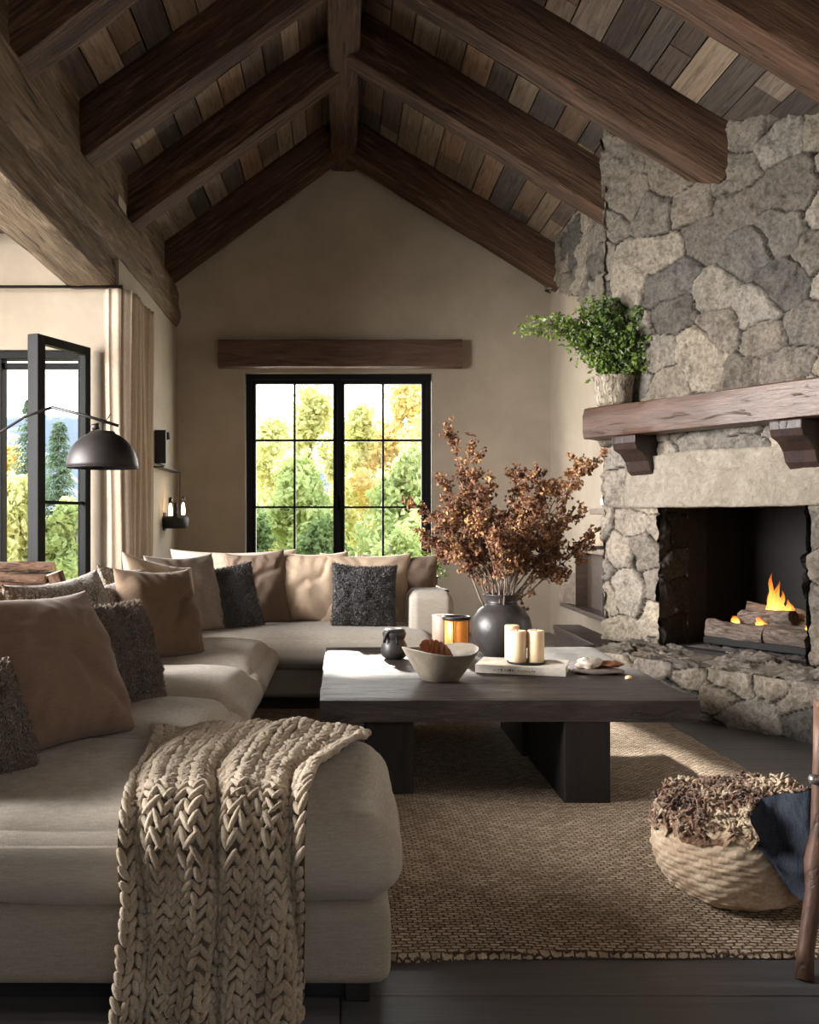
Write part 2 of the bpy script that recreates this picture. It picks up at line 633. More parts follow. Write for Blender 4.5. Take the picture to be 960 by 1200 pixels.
# ---------------------------------------------------------------- hewn timbers
def hewn(name, L, wy, hz, mat, seed, parent=None, rough=.012, step=.05, wane=.018):
    """timber from x=0..L, y +-wy/2, z 0..hz ; slightly irregular surface"""
    nl = max(6, int(L / step))
    def side(n, a, b):
        return [(a[0] + (b[0] - a[0]) * k / n, a[1] + (b[1] - a[1]) * k / n) for k in range(n)]
    ny = max(3, int(wy / .05)); nz = max(3, int(hz / .05))
    c = .012
    cor = [(-wy / 2, 0), (wy / 2, 0), (wy / 2, hz), (-wy / 2, hz)]
    ring = []
    for i in range(4):
        a, b = cor[i], cor[(i + 1) % 4]
        n = ny if i % 2 == 0 else nz
        dx, dz = (b[0] - a[0]), (b[1] - a[1])
        l = math.hypot(dx, dz); ux, uz = dx / l, dz / l
        a2 = (a[0] + ux * c, a[1] + uz * c); b2 = (b[0] - ux * c, b[1] - uz * c)
        for k in range(n + 1):
            ring.append((a2[0] + (b2[0] - a2[0]) * k / n, a2[1] + (b2[1] - a2[1]) * k / n))
    ring = np.array(ring); nr = len(ring)
    xs = np.linspace(0, L, nl)
    X, R = np.meshgrid(xs, np.arange(nr), indexing='ij')
    P = np.stack([X, ring[R][..., 0], ring[R][..., 1]], -1)
    sn = [(0, -1)] * (ny + 1) + [(1, 0)] * (nz + 1) + [(0, 1)] * (ny + 1) + [(-1, 0)] * (nz + 1)
    sn = np.array(sn, dtype=float)
    nrm = np.stack([X * 0, sn[R][..., 0], sn[R][..., 1]], -1)
    Q = P * np.array([1.2, 7, 7]) + seed * 3.1
    d = fbm(Q, seed, 3) * rough + vnoise(P * np.array([3, 26, 26]) + seed, seed + 5) * rough * .4
    # waney corner wear
    cornerness = np.minimum(np.abs(np.abs(P[..., 1]) - wy / 2), np.minimum(P[..., 2], hz - P[..., 2]))
    iscorner = ((np.abs(np.abs(P[..., 1]) - wy / 2) < .02) & ((P[..., 2] < .02) | (P[..., 2] > hz - .02)))
    d = d - iscorner * .6 * wane * (0.5 + .9 * np.abs(vnoise(P * np.array([2.3, 1, 1]) + seed * 7, seed + 9)))
    P = P + nrm * d[..., None]
    V = P.reshape(-1, 3)
    Fc = [(i * nr + k, i * nr + (k + 1) % nr, (i + 1) * nr + (k + 1) % nr, (i + 1) * nr + k) for i in range(nl - 1) for k in range(nr)]
    Fc = [f[::-1] for f in Fc]
    Fc.append(tuple(range(nr))); Fc.append(tuple(range((nl - 1) * nr, nl * nr))[::-1])
    o = mesh_obj(name, V, Fc, mat, parent, True)
    o.data.set_sharp_from_angle(angle=math.radians(38))
    return o

def place(o, origin, xdir, zdir):
    x = Vector(xdir).normalized(); z = Vector(zdir); z = (z - x * z.dot(x)).normalized(); y = z.cross(x)
    o.matrix_world = Matrix(((x.x, y.x, z.x, origin[0]), (x.y, y.y, z.y, origin[1]), (x.z, y.z, z.z, origin[2]), (0, 0, 0, 1)))
    return o

LD = [9.5, 7.9, 6.5, 5.16, 3.8, 2.4, 1.0]
RD = [9.5, 7.6, 6.27, 4.88, 3.5, 2.1, .7]
ordl = ['against the plaster gable', 'second from the gable', 'third from the gable', 'fourth from the gable', 'fifth from the gable', 'sixth from the gable', 'seventh from the gable']
for side, Ds, m, nm in ((-1, LD, ML, 'left'), (1, RD, MR, 'right')):
    cs = 1 / math.sqrt(1 + m * m)
    for i, d in enumerate(Ds):
        xe = (XL - .25) if side < 0 else [2.28, 2.30, 2.40, 3.3, 3.4, 3.4, 3.4][i]
        L = abs(xe - RX) / cs
        hb = .42 * cs
        o = hewn('rafter', L, .26, hb, M_['beam'], 11 + i * 3 + (side > 0) * 50)
        # d is the depth of the near face's far lower edge -> centre half a width nearer
        place(o, (RX, d - .02 if d > 9 else d - .13 + .0, ZR + .0), (side * cs, 0, -m * cs), (side * m * cs, 0, cs))
        tag(o, 'dark rough-hewn rafter on the %s roof slope, %s' % (nm, ordl[i]), 'beam', 'rafters on the %s slope' % nm)
o = hewn('ridge_beam', 12.3, .25, .36, M_['beam'], 3)
place(o, (RX + .01, -2.5, ZR - .02), (0, 1, 0), (0, 0, 1))
tag(o, 'long dark ridge beam running along the peak of the ceiling', 'beam')

# arcade beams on the left
o = hewn('wall_plate_beam', D + 2.4, .40, .42, M_['plate'], 21, rough=.02, wane=.03)
place(o, (XL - .17, -2.5, 3.10), (0, 1, 0), (0, 0, 1))
tag(o, 'weathered grey-brown wall plate beam carrying the left rafter feet', 'beam')
o = hewn('arcade_beam', DL + 2.5, .36, .215, M_['plate'], 33, rough=.008)
place(o, (XL - .20, -2.5, 2.885), (0, 1, 0), (0, 0, 1))
tag(o, 'lower arcade beam with pale lit underside over the left opening', 'beam')
# blocking between rafter feet
for i in range(len(LD) - 1):
    y0, y1 = LD[i + 1] + .02, LD[i] - .28
    o = hewn('blocking_board', y1 - y0, .07, .55, M_['plate'], 60 + i, rough=.01)
    place(o, (XL - .06, y0, 3.50), (0, 1, 0), (0, 0, 1))
    tag(o, 'short weathered board standing on the wall plate, gap %s' % ordl[i].replace('against the plaster gable', 'nearest the gable'), 'board', 'boards between the left rafter feet')
# bay beam
o = hewn('bay_ceiling_beam', 2.6, .22, .3, M_['beam'], 71)
place(o, (-4.6, 6.85, 3.22), (1, 0, 0), (0, 0, 1))
tag(o, 'dark ceiling beam in the left bay above the window wall', 'beam')

# window header
o = hewn('window_header_beam', 2.474, .13, .285, M_['lintelwood'], 81, rough=.006, wane=.008)
place(o, (-1.24, D - .068, 2.70), (1, 0, 0), (0, 0, 1))
tag(o, 'brown wooden header beam above the back window', 'beam')

# ---------------------------------------------------------------- back window (steel, two sashes, 4 x 3 panes)
def frame_rect(mb, x0, x1, z0, z1, y0, y1, t):
    mb.box(x0, x0 + t, y0, y1, z0, z1); mb.box(x1 - t, x1, y0, y1, z0, z1)
    mb.box(x0 + t, x1 - t, y0, y1, z0, z0 + t); mb.box(x0 + t, x1 - t, y0, y1, z1 - t, z1)
win = tag(thing('window_1', None, None, (0, D + .1, 0)), kind='structure')
mb = MB(); frame_rect(mb, WX0 + .01, WX1 - .01, WZ0, WZ1 - .005, -.05, .07, .055)
mb.box(-.05, .02, .032, .07, WZ0 + .05, WZ1 - .05); mb.box(-.03, .0, -.06, .035, WZ0 + .05, WZ1 - .05)
mb.build('window_frame', M_['steel'], win, bevel=.004)
for (a, b) in ((WX0 + .066, -.032), (.002, WX1 - .066)):
    mb = MB(); frame_rect(mb, a, b, WZ0 + .057, WZ1 - .062, -.035, .03, .042)
    sash = mb.build('window_sash', M_['steel'], win, bevel=.003)
    mb = MB(); xc = (a + b) / 2
    mb.box(xc - .011, xc + .011, -.03, .02, WZ0 + .1, WZ1 - .1)
    for z in (1.975, 1.285): mb.box(a + .04, b - .04, -.029, .019, z - .011, z + .011)
    mb.build('glazing_bar', M_['steel'], sash)
    MB().box(a + .03, b - .03, -.004, .002, WZ0 + .08, WZ1 - .09).build('window_glass', M_['glass'], sash)
    MB().box((b if a < -.1 else a) - .02, (b if a < -.1 else a) + .02, -.06, -.03, 1.25, 1.4).build('window_handle', M_['steel'], sash)

# ---------------------------------------------------------------- left window with open casement
win = tag(thing('window_2', None, None, (0, DL + .1, 0)), kind='structure')
mb = MB(); frame_rect(mb, LX0, LX1, LZ0, LZ1, -.06, .08, .06)
mb.box(-2.62, -2.57, -.05, .07, LZ0, LZ1)
mb.box(-3.4, -3.35, -.05, .07, LZ0, LZ1)
mb.box(LX0, LX1, -.02, .04, LZ1 - .13, LZ1 - .085)
mb.build('window_frame', M_['steel'], win, bevel=.004)
mb = MB()
for z in (1.25, 1.86): mb.box(LX0 + .05, -2.6, -.02, .02, z - .01, z + .01)
mb.box(-3.0, -2.98, -.02, .02, LZ0, LZ1 - .1)
mb.build('glazing_bar', M_['steel'], win)
MB().box(LX0 + .05, -2.6, -.004, .002, LZ0 + .05, LZ1 - .12).build('window_glass', M_['glass'], win)
MB().box(LX0 - .05, LX1 + .05, -.22, -.02, LZ0 - .06, LZ0 - .005).build('window_sill', M_['shelfwood'], win, bevel=.01)
# open leaf : hinge at (-1.9, 7.15) to tip (-2.06, 6.4)
hx, hy = -1.885, 7.13
tx, ty = -2.10, 6.60
leaf = thing('window_3', None, None, (hx, hy, 0), math.atan2(ty - hy, tx - hx)); tag(leaf, kind='structure')
Lw = math.hypot(tx - hx, ty - hy)
mb = MB(); frame_rect(mb, 0, Lw, LZ0 + .02, LZ1 + .0, -.028, .028, .062)
mb.box(Lw - .012, Lw + .02, -.06, .03, LZ0 + .02, LZ1)
mb.build('window_frame', M_['steel'], leaf, bevel=.004)
mb = MB()
for z in (1.62 - .35,): mb.box(.05, Lw - .05, -.012, .012, z - .012, z + .012)
mb.build('glazing_bar', M_['steel'], leaf)
MB().box(.05, Lw - .05, -.004, .003, LZ0 + .06, LZ1 - .05).build('window_glass', M_['glass'], leaf)
# side opening frame (far bay window, mostly out of view)
win = tag(thing('window_4', None, None, (-4.75, 0, 0)), kind='structure')
mb = MB()
for y in np.linspace(wy0, wy1 - .07, 5): mb.box(-.04, .04, y, y + .07, .3, 3.3)
for z in (.3, 2.4, 3.23): mb.box(-.04, .04, wy0, wy1, z, z + .07)
mb.build('window_frame', M_['steel'], win)
win = tag(thing('rear_fill_opening', None, None, (0, -2.75, 0)), kind='structure')  # frame of the added opening behind the camera, made for the fill
mb = MB(); frame_rect(mb, -.6, 2.4, 1.9, 2.9, -.04, .04, .06)
for x in (.4, 1.4): mb.box(x - .03, x + .03, -.04, .04, 1.9, 2.9)
mb.build('window_frame', M_['steel'], win)

# ---------------------------------------------------------------- stone work
STONES = [S(122, 113, 102), S(134, 125, 113), S(118, 110, 101), S(106, 99, 91), S(144, 132, 116), S(124, 114, 102), S(138, 130, 120), S(118, 109, 99), S(100, 95, 89), S(148, 137, 121)]
def stone_field(W, Hh, res, cw, ch, seed, depth=.05, gap=.045, jit=.42, merge=.28, bright=1.0):
    r = np.random.RandomState(seed)
    nu, nv = int(W / res) + 1, int(Hh / res) + 1
    S_, T_ = np.meshgrid(np.linspace(0, W, nu), np.linspace(0, Hh, nv), indexing='ij')
    PP = np.stack([S_, T_, S_ * 0], -1)
    ws = S_ + .02 * fbm(PP * 5.5, seed + 1, 3)
    wt = T_ + .02 * fbm(PP * 5.5 + 9, seed + 2, 3)
    gu, gv = int(W / cw) + 5, int(Hh / ch) + 5
    jx = r.uniform(-jit, jit, (gu, gv)); jy = r.uniform(-jit, jit, (gu, gv))
    ids = np.arange(gu * gv).reshape(gu, gv)
    for i in range(gu - 1):
        for j in range(gv - 1):
            if r.rand() < merge:
                if r.rand() < .5: ids[i + 1, j] = ids[i, j]
                else: ids[i, j + 1] = ids[i, j]
    gx = ws / cw; gy = wt / ch
    ix = np.floor(gx).astype(int) + 2; iy = np.floor(gy).astype(int) + 2
    DD, II = [], []
    for a in range(-2, 3):
        for b in range(-2, 3):
            cx = np.clip(ix + a, 0, gu - 1); cy = np.clip(iy + b, 0, gv - 1)
            off = (cy % 2) * .5
            px = (cx - 2 + .5 + off * 0.6 + jx[cx, cy]) * cw; py = (cy - 2 + .5 + jy[cx, cy]) * ch
            dx = np.abs(ws - px); dy = np.abs(wt - py) * cw / ch
            DD.append((dx ** 2 + dy ** 2) ** .5 * .55 + np.maximum(dx, dy) * .45); II.append(ids[cx, cy])
    DD = np.stack(DD); II = np.stack(II)
    k = DD.argmin(0)
    F1 = DD.min(0); id1 = np.take_along_axis(II, k[None], 0)[0]
    D2 = np.where(II == id1[None], 9, DD)
    F2 = D2.min(0)
    e = np.clip((F2 - F1) / gap, 0, 1)
    e = 1 - (1 - e) ** 2.4
    nid = gu * gv
    tilt = r.uniform(-.13, .13, (nid, 2)); lift = r.uniform(-.3, .35, nid)
    cen = np.zeros((nid, 2))
    cnt = np.bincount(id1.ravel(), minlength=nid) + 1e-6
    cen[:, 0] = np.bincount(id1.ravel(), S_.ravel(), nid) / cnt; cen[:, 1] = np.bincount(id1.ravel(), T_.ravel(), nid) / cnt
    pl = (S_ - cen[id1, 0]) * tilt[id1, 0] + (T_ - cen[id1, 1]) * tilt[id1, 1]
    ridge = np.abs(fbm(PP * 7 + id1[..., None] * 3.3, seed + 8, 4))
    hgt = depth * e * (1 + lift[id1] * .6) + e * pl + e * (.012 * fbm(PP * 22, seed + 3, 3) - .03 * ridge + .006 * np.sign(fbm(PP * 6 + id1[..., None] * 1.7, seed + 31, 2)) * np.abs(fbm(PP * 6 + id1[..., None] * 1.7, seed + 31, 2)) ** .5)
    hgt = np.maximum(hgt, e * .014)
    pal = np.array([c[:3] for c in STONES])
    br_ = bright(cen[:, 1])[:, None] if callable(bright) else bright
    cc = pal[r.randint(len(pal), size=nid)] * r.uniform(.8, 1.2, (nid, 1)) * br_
    lum = cc.mean(1, keepdims=True); cc = lum * .1 + cc * .9
    col = cc[id1]
    mort = np.array(S(34, 30, 27)[:3])
    me_ = np.clip(e * 2.2 - .9, 0, 1)[..., None]
    col = col * me_ + mort * (1 - me_)
    return S_, T_, hgt, col, nu, nv

def stone_panel(origin, u, v, n, W, Hh, seed, res=.014, cw=.3, ch=.24, depth=.045, keep=None, gap=.026, merge=.28, bright=1.0):
    S_, T_, h_, col, nu, nv = stone_field(W, Hh, res, cw, ch, seed, depth, gap, merge=merge, bright=bright)
    origin, u, v, n = [np.array(a, dtype=float) for a in (origin, u, v, n)]
    P = origin + S_[..., None] * u + T_[..., None] * v + h_[..., None] * n
    mask = None
    if keep is not None:
        cs_ = (S_[:-1, :-1] + S_[1:, 1:]) / 2; ct_ = (T_[:-1, :-1] + T_[1:, 1:]) / 2
        mask = keep(cs_, ct_)
    Fc = grid_faces(nu, nv, mask)
    # orient so that normal = n
    if np.dot(np.cross(u, v), n) < 0: Fc = Fc[:, ::-1]
    return P.reshape(-1, 3), Fc, col.reshape(-1, 3)

u3 = (U[0], U[1], 0); n3 = (-N[0], -N[1], 0); up3 = (0, 0, 1)
TL, TR = -1.264, 1.05
OL, OR_, OT = -.777, .296, 1.228
HZ = .293
SB = .62           # set-back of the chimney face behind the hearth line
fireplace = thing('fireplace', 'large corner fireplace of rough fieldstone with raised hearth and open fire', 'fireplace', (*fp(-.2, SB), 0))
inv = fireplace.matrix_basis.inverted()
def to_local(V, root):
    loc = np.array(root.location); V = np.asarray(V, dtype=float) - loc
    a = -root.rotation_euler[2]; c, s = math.cos(a), math.sin(a)
    out = V.copy(); out[:, 0] = V[:, 0] * c - V[:, 1] * s; out[:, 1] = V[:, 0] * s + V[:, 1] * c
    return out

ox, oy = fp(TL, SB)
def keep_breast(s, t):
    T = s + TL
    Z = t + HZ
    X = P0[0] + T * U[0] + SB * N[0]
    inside = (T > OL) & (T < OR_) & (Z < OT)
    lint = (T > OL - .22) & (T < OR_ + .25) & (Z > OT + .03) & (Z < 1.55)
    return (~inside) & (~lint) & (Z < ZR - MR * (X - RX) + .55)
parts = [stone_panel((ox, oy, HZ), u3, up3, n3, TR - TL, 4.6, 7, res=.011, keep=keep_breast, cw=.30, ch=.235, bright=lambda t: np.where(t < 1.25, 1.36, .82))]  # paler stone low down, but mostly daylight painted in; dimmer above the mantel
# left side return
parts.append(stone_panel((ox + n3[0] * .04 + U[0] * .05, oy + n3[1] * .04 + U[1] * .05, HZ), (N[0], N[1], 0), up3, (-U[0], -U[1], 0), .5, 3.6, 8, res=.02))
# reveals
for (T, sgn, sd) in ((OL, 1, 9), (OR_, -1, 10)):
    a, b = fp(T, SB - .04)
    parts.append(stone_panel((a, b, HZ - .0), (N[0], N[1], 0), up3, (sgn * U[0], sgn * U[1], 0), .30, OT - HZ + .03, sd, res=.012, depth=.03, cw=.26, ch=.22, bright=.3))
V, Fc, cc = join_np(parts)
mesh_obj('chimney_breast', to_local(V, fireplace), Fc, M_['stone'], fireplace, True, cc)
# core behind the stones
def quadbox(mb, t0, t1, o0, o1, z0, z1):
    pts = [fp(t0, o0), fp(t1, o0), fp(t1, o1), fp(t0, o1)]
    V = [(p[0], p[1], z) for z in (z0, z1) for p in pts]
    L = to_local(V, fireplace)
    mb.add(L.tolist(), [(0, 3, 2, 1), (4, 5, 6, 7), (0, 1, 5, 4), (1, 2, 6, 5), (2, 3, 7, 6), (3, 0, 4, 7)])
core = MB()
quadbox(core, TL + .02, OL - .012, SB + .01, SB + .5, 0, OT); quadbox(core, OR_ + .012, TR, SB + .01, SB + .5, 0, OT)
quadbox(core, TL + .02, TR, SB + .012, SB + .5, OT + .02, 3.3)
M_['mortar'] = plain('dark_mortar', S(50, 45, 40), .95, bump=(40, .5))
core.build('chimney_core', M_['mortar'], fireplace)
# soot black firebox
M_['soot'] = plain('sooty_firebrick', S(26, 22, 21), .85, bump=(30, .6))
fb = MB()
quadbox(fb, OL - .1, OR_ + .1, SB + 1.02, SB + 1.1, 0, 1.5)
quadbox(fb, OL - .12, OL - .03, SB + .27, SB + 1.1, 0, 1.5); quadbox(fb, OR_ + .03, OR_ + .12, SB + .27, SB + 1.1, 0, 1.5)
quadbox(fb, OL - .1, OR_ + .1, SB + .45, SB + 1.1, OT + .12, OT + .2)
quadbox(fb, OL - .05, OR_ + .05, SB + .0, SB + 1.1, HZ - .06, HZ + .005)
fb.build('firebox', M_['soot'], fireplace)
# big rough stone lintel
M_['lintelstone'] = Mat('rough_sandstone_lintel').m
def lint_mat():
    m = Mat('rough_sandstone_slab')
    v = m.coord()
    n1 = m.noise(v, 3, 6, .7, .8); n2 = m.noise(v, 26, 6, .75, .5)
    m.color(m.mix(.5, m.ramp(n1, [(.3, S(128, 118, 104)), (.7, S(172, 162, 147))]), m.ramp(n2, [(.3, S(116, 106, 94)), (.65, S(170, 160, 145))])))
    m.rough(.95, .15); m.bump(m.math('ADD', n2, n1), .9, .03)
    return m.m
M_['lintelstone'] = lint_mat()
def rough_block(t0, t1, o0, o1, z0, z1, seed, name, mat, amp=.014, res=.018, arch=0):
    """front, top, bottom and ends of a rough stone slab"""
    W, Hh = t1 - t0, z1 - z0
    nu, nv = int(W / res), int((Hh + 2 * (o1 - o0)) / res)
    s = np.linspace(0, 1, nu); q = np.linspace(0, Hh + 2 * (o1 - o0), nv)
    Sg, Q = np.meshgrid(s, q, indexing='ij')
    dpt = o1 - o0
    off = np.where(Q < dpt, o1 - Q, np.where(Q > dpt + Hh, o0 + (Q - dpt - Hh), o0))
    z = np.where(Q < dpt, z0, np.where(Q > dpt + Hh, z1, z0 + (Q - dpt)))
    T = t0 + Sg * W
    PP = np.stack([T, off, z], -1)
    nz = fbm(PP * 6, seed, 5, .55); nz2 = fbm(PP * 2 + 5, seed + 3, 2)
    off = off - (nz * amp + nz2 * amp * .8)
    z = z + arch * np.sin(np.pi * Sg) * (z > z0 + Hh * .5) + nz2 * .01 * (z > z0 + .05) + .004 * nz
    T = T + .01 * nz2 * (np.abs(Sg - .5) > .45)
    X = P0[0] + T * U[0] + off * N[0]; Y = P0[1] + T * U[1] + off * N[1]
    P = np.stack([X, Y, z], -1)
    Fc = grid_faces(nu, nv)
    ends = []
    V = P.reshape(-1, 3)
    Fl = [tuple(f) for f in Fc.tolist()]
    Fl.append(tuple(range(nv))[::-1]); Fl.append(tuple(range((nu - 1) * nv, nu * nv)))
    return mesh_obj(name, to_local(V, fireplace), Fl, mat, fireplace, True)
rough_block(OL - .25, OR_ + .75, SB - .075, SB + .26, OT, 1.56, 5, 'stone_lintel', M_['lintelstone'], arch=.03, amp=.02)
# hearth
hl, hr = -1.04, 1.45
a, b = fp(hl, 0)
parts = [stone_panel((a, b, 0), u3, up3, n3, hr - hl, HZ + .012, 15, res=.012, cw=.26, ch=.17, depth=.035, bright=1.32)]  # hearth stones a paler kind, raised further to paint in daylight
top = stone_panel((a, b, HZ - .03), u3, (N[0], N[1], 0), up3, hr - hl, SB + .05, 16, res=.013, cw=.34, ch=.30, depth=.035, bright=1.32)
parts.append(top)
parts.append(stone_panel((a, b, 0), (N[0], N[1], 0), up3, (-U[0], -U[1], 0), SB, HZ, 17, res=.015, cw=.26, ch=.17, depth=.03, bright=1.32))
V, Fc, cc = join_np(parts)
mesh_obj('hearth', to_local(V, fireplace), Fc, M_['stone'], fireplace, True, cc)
hc = MB(); quadbox(hc, hl + .01, hr, .012, SB + .3, 0, HZ - .025); hc.build('hearth_core', M_['mortar'], fireplace)
# stones on the right wall under the roof, running out ragged towards the gable
def keep_side(s, t):
    Y = 6.9 + s; Z = t + 2.2
    lim = 2.62 + .42 * (Y - 7.4) + .12 * fbm(np.stack([Y * 3, Z * 3, Y * 0], -1), 91, 3)
    return (Z > lim)
V, Fc, cc = stone_panel((XR - .0, 6.9, 2.2), (0, 1, 0), up3, (-1, 0, 0), D - 6.9 - .02, 1.7, 19, res=.017, keep=keep_side, depth=.06)
o = mesh_obj('wall_right_stone', V, Fc, M_['stone'], None, True, cc); tag(o, kind='structure')

# mantel
def fbasis(o, t, off, z):
    x = Vector(u3); zc = Vector((0, 0, 1)); y = zc.cross(x)
    o.matrix_world = Matrix(((x.x, y.x, 0, fp(t, off)[0]), (x.y, y.y, 0, fp(t, off)[1]), (0, 0, 1, z), (0, 0, 0, 1)))
mt = thing('mantel', 'thick oak mantel beam on carved corbels above the fireplace', 'mantel')
fbasis(mt, -1.249, SB - .12, 1.712)
o = hewn('mantel_beam', 2.35, .25, .225, M_['mantel'], 41, mt, rough=.01, wane=.016)
def corbel(t):
    prof = [(0, 0), (-.0, -.275), (-.03, -.277), (-.085, -.235), (-.11, -.17), (-.16, -.12), (-.22, -.095), (-.24, -.05), (-.24, 0)]
    mb = MB(); mb.prism([(p[0], p[1]) for p in prof], 'x', 0, .20)
    c = mb.build('corbel', M_['corbel'], mt, bevel=.006)
    c.location = (t, .10, 0)
    return c
corbel(.27); corbel(1.44)
# ---------------- surroundings, furniture and small objects
# ================================================================ outside
def leaf_mat(name, c1, c2, trans=.35):
    m = Mat(name)
    v = m.coord()
    n = m.noise(v, 2.2, 3); n2 = m.noise(v, 23, 2)
    f = m.math('MULTIPLY', m.math('ADD', n, n2), .5)
    m.color(m.ramp(f, [(.38, c1), (.62, c2)]))
    m.rough(.7, .2)
    out = [x for x in m.t.nodes if x.type == 'OUTPUT_MATERIAL'][0]
    tl = m.n('ShaderNodeBsdfTranslucent')
    m.l(m.b.inputs['Base Color'].links[0].from_socket, tl.inputs[0])
    mx = m.n('ShaderNodeMixShader'); mx.inputs[0].default_value = trans
    m.l(m.b.outputs[0], mx.inputs[1]); m.l(tl.outputs[0], mx.inputs[2]); m.l(mx.outputs[0], out.inputs[0])
    return m.m
M_['aspen'] = leaf_mat('golden_green_aspen_leaf', S(194, 194, 128), S(238, 232, 182), .55)  # outdoor leaf colours kept pale to paint in distance haze
M_['aspen2'] = leaf_mat('green_birch_leaf', S(156, 172, 108), S(212, 218, 156), .5)
M_['gold'] = leaf_mat('golden_autumn_leaf', S(218, 198, 136), S(244, 230, 178), .55)
M_['shrub'] = leaf_mat('dark_green_shrub_leaf', S(78, 100, 66), S(136, 154, 96), .35)
M_['conifer'] = leaf_mat('spruce_needles', S(84, 104, 84), S(134, 152, 122), .25)
M_['bark'] = wood('pale_tree_bark', S(96, 88, 76), S(148, 138, 122), S(190, 182, 168), grain=(3, 3, 3), rough=.9)
M_['grass'] = plain('dry_meadow_grass', S(164, 160, 104), .95, bump=(8, .5))
M_['mount'] = plain('haze_blue_rock', S(112, 120, 138), .95)  # rock colour with bluish distance haze put into it

def tree(name, label, x, y, h, r, n, mat, seed, z0=-.6, cat='tree', group=None, size=.088, base=.25):
    n = int(n * 1.7)
    rs = np.random.RandomState(seed)
    t = thing(name, label, cat, (x, y, z0), 0, group)
    tr = MB()
    top = (rs.uniform(-.3, .3), rs.uniform(-.3, .3), h * .9)
    pts = [(top[0] * k ** 2 / 25, top[1] * k ** 2 / 25, top[2] * k / 5) for k in range(6)]
    tr.tube(pts, [.11 * h / 7 * (1 - k / 6) + .02 for k in range(6)], 7)
    cl = []
    for k in range(26):
        zz = rs.uniform(base, .97)
        a = rs.uniform(0, 6.283)
        prof = math.sin(math.pi * min(1, (zz - base + .12) / (1.12 - base)) ** .8)
        rr = r * max(.15, prof) * rs.uniform(.25, .85)
        p = np.array([rr * math.cos(a), rr * math.sin(a), h * zz])
        cl.append((p, r * rs.uniform(.22, .42)))
        st = np.array([top[0] * zz ** 2, top[1] * zz ** 2, h * zz * .78])
        tr.tube([tuple(st), tuple((st + p) / 2 + [0, 0, -.05]), tuple(p)], [.03 * h / 7, .02 * h / 7, .006], 5)
    tr.build('trunk', M_['bark'], t, True)
    # leaves in clumps, numpy quads
    ci = rs.randint(len(cl), size=n)
    cp = np.array([c[0] for c in cl])[ci]; cr = np.array([c[1] for c in cl])[ci]
    g = rs.normal(size=(n, 3)); g /= np.linalg.norm(g, axis=1, keepdims=True)
    P = cp + g * (cr * rs.uniform(.3, 1.05, n))[:, None] * np.array([1, 1, 1.25])
    a = rs.normal(size=(n, 3)); a /= np.linalg.norm(a, axis=1, keepdims=True)
    b = np.cross(a, rs.normal(size=(n, 3))); b /= np.linalg.norm(b, axis=1, keepdims=True)
    s = (size * rs.uniform(.5, 1.2, n))[:, None]
    V = np.stack([P - a * s, P + b * s * .55, P + a * s, P - b * s * .55], 1).reshape(-1, 3)
    mesh_obj('foliage', V, np.arange(n * 4).reshape(-1, 4), mat, t, False)
    return t

def conifer(name, label, x, y, h, r, seed, z0=-.6, group=None, n_br=520):
    rs = np.random.RandomState(seed)
    t = thing(name, label, 'tree', (x, y, z0), 0, group)
    MB().tube([(0, 0, 0), (0, 0, h)], [.1 * h / 8, .01], 7).build('trunk', M_['bark'], t, True)
    Vs = []
    for k in range(n_br):
        f = rs.rand() ** .8
        z = h * (.05 + .93 * f)
        L = r * (1 - f) ** .9 * rs.uniform(.55, 1.15) + .08
        a = rs.uniform(0, 6.283)
        d = np.array([math.cos(a), math.sin(a), -.25]); sd = np.array([-math.sin(a), math.cos(a), 0])
        ns = max(4, int(L / .06))
        for j in range(ns):
            q = (j + .5) / ns
            c = np.array([0, 0, z]) + d * L * q + [0, 0, .18 * L * q * q]
            wd = L * .26 * (1 - q * .8) + .03
            for sg in (-1, 1):
                e = c + sg * sd * wd + d * .06 + [0, 0, rs.uniform(-.07, .0)]
                Vs += [c - d * .018, c + d * .018, e + d * .008, e - d * .008]
    V = np.array(Vs)
    V += rs.normal(size=V.shape) * .006
    mesh_obj('foliage', V, np.arange(len(V)).reshape(-1, 4), M_['conifer'], t, False)
    return t

gr = MB().box(-160, 160, 10.3, 240, -1.6, -.6)
gr.box(-60, -5.2, -20, 10.3, -1.6, -.6)
tag(gr.build('ground', M_['grass']), kind='structure')
# mountains
def mountain(name, x0, x1, y, hmax, seed, depth=60):
    nu, nv = 120, 40
    Xg, Vg = np.meshgrid(np.linspace(x0, x1, nu), np.linspace(0, 1, nv), indexing='ij')
    Yg = y + Vg * depth
    env = np.sin(np.pi * (Xg - x0) / (x1 - x0)) ** .6 * np.sin(np.pi * np.clip(Vg, 0, 1) * .5 + .02)
    PP = np.stack([Xg * .03, Yg * .03, Xg * 0], -1)
    Z = hmax * env * (.72 + .3 * fbm(PP, seed, 6, .55)) - 1
    V = np.stack([Xg, Yg, Z], -1).reshape(-1, 3)
    return tag(mesh_obj(name, V, grid_faces(nu, nv), M_['mount'], None, True), kind='structure')
mountain('mountain_ridge', -150, -10, 170, 36, 5)
mountain('mountain_peak', -50, 140, 210, 24, 12)
mountain('mountain_slope', -120, -38, 120, 34, 22, 40)

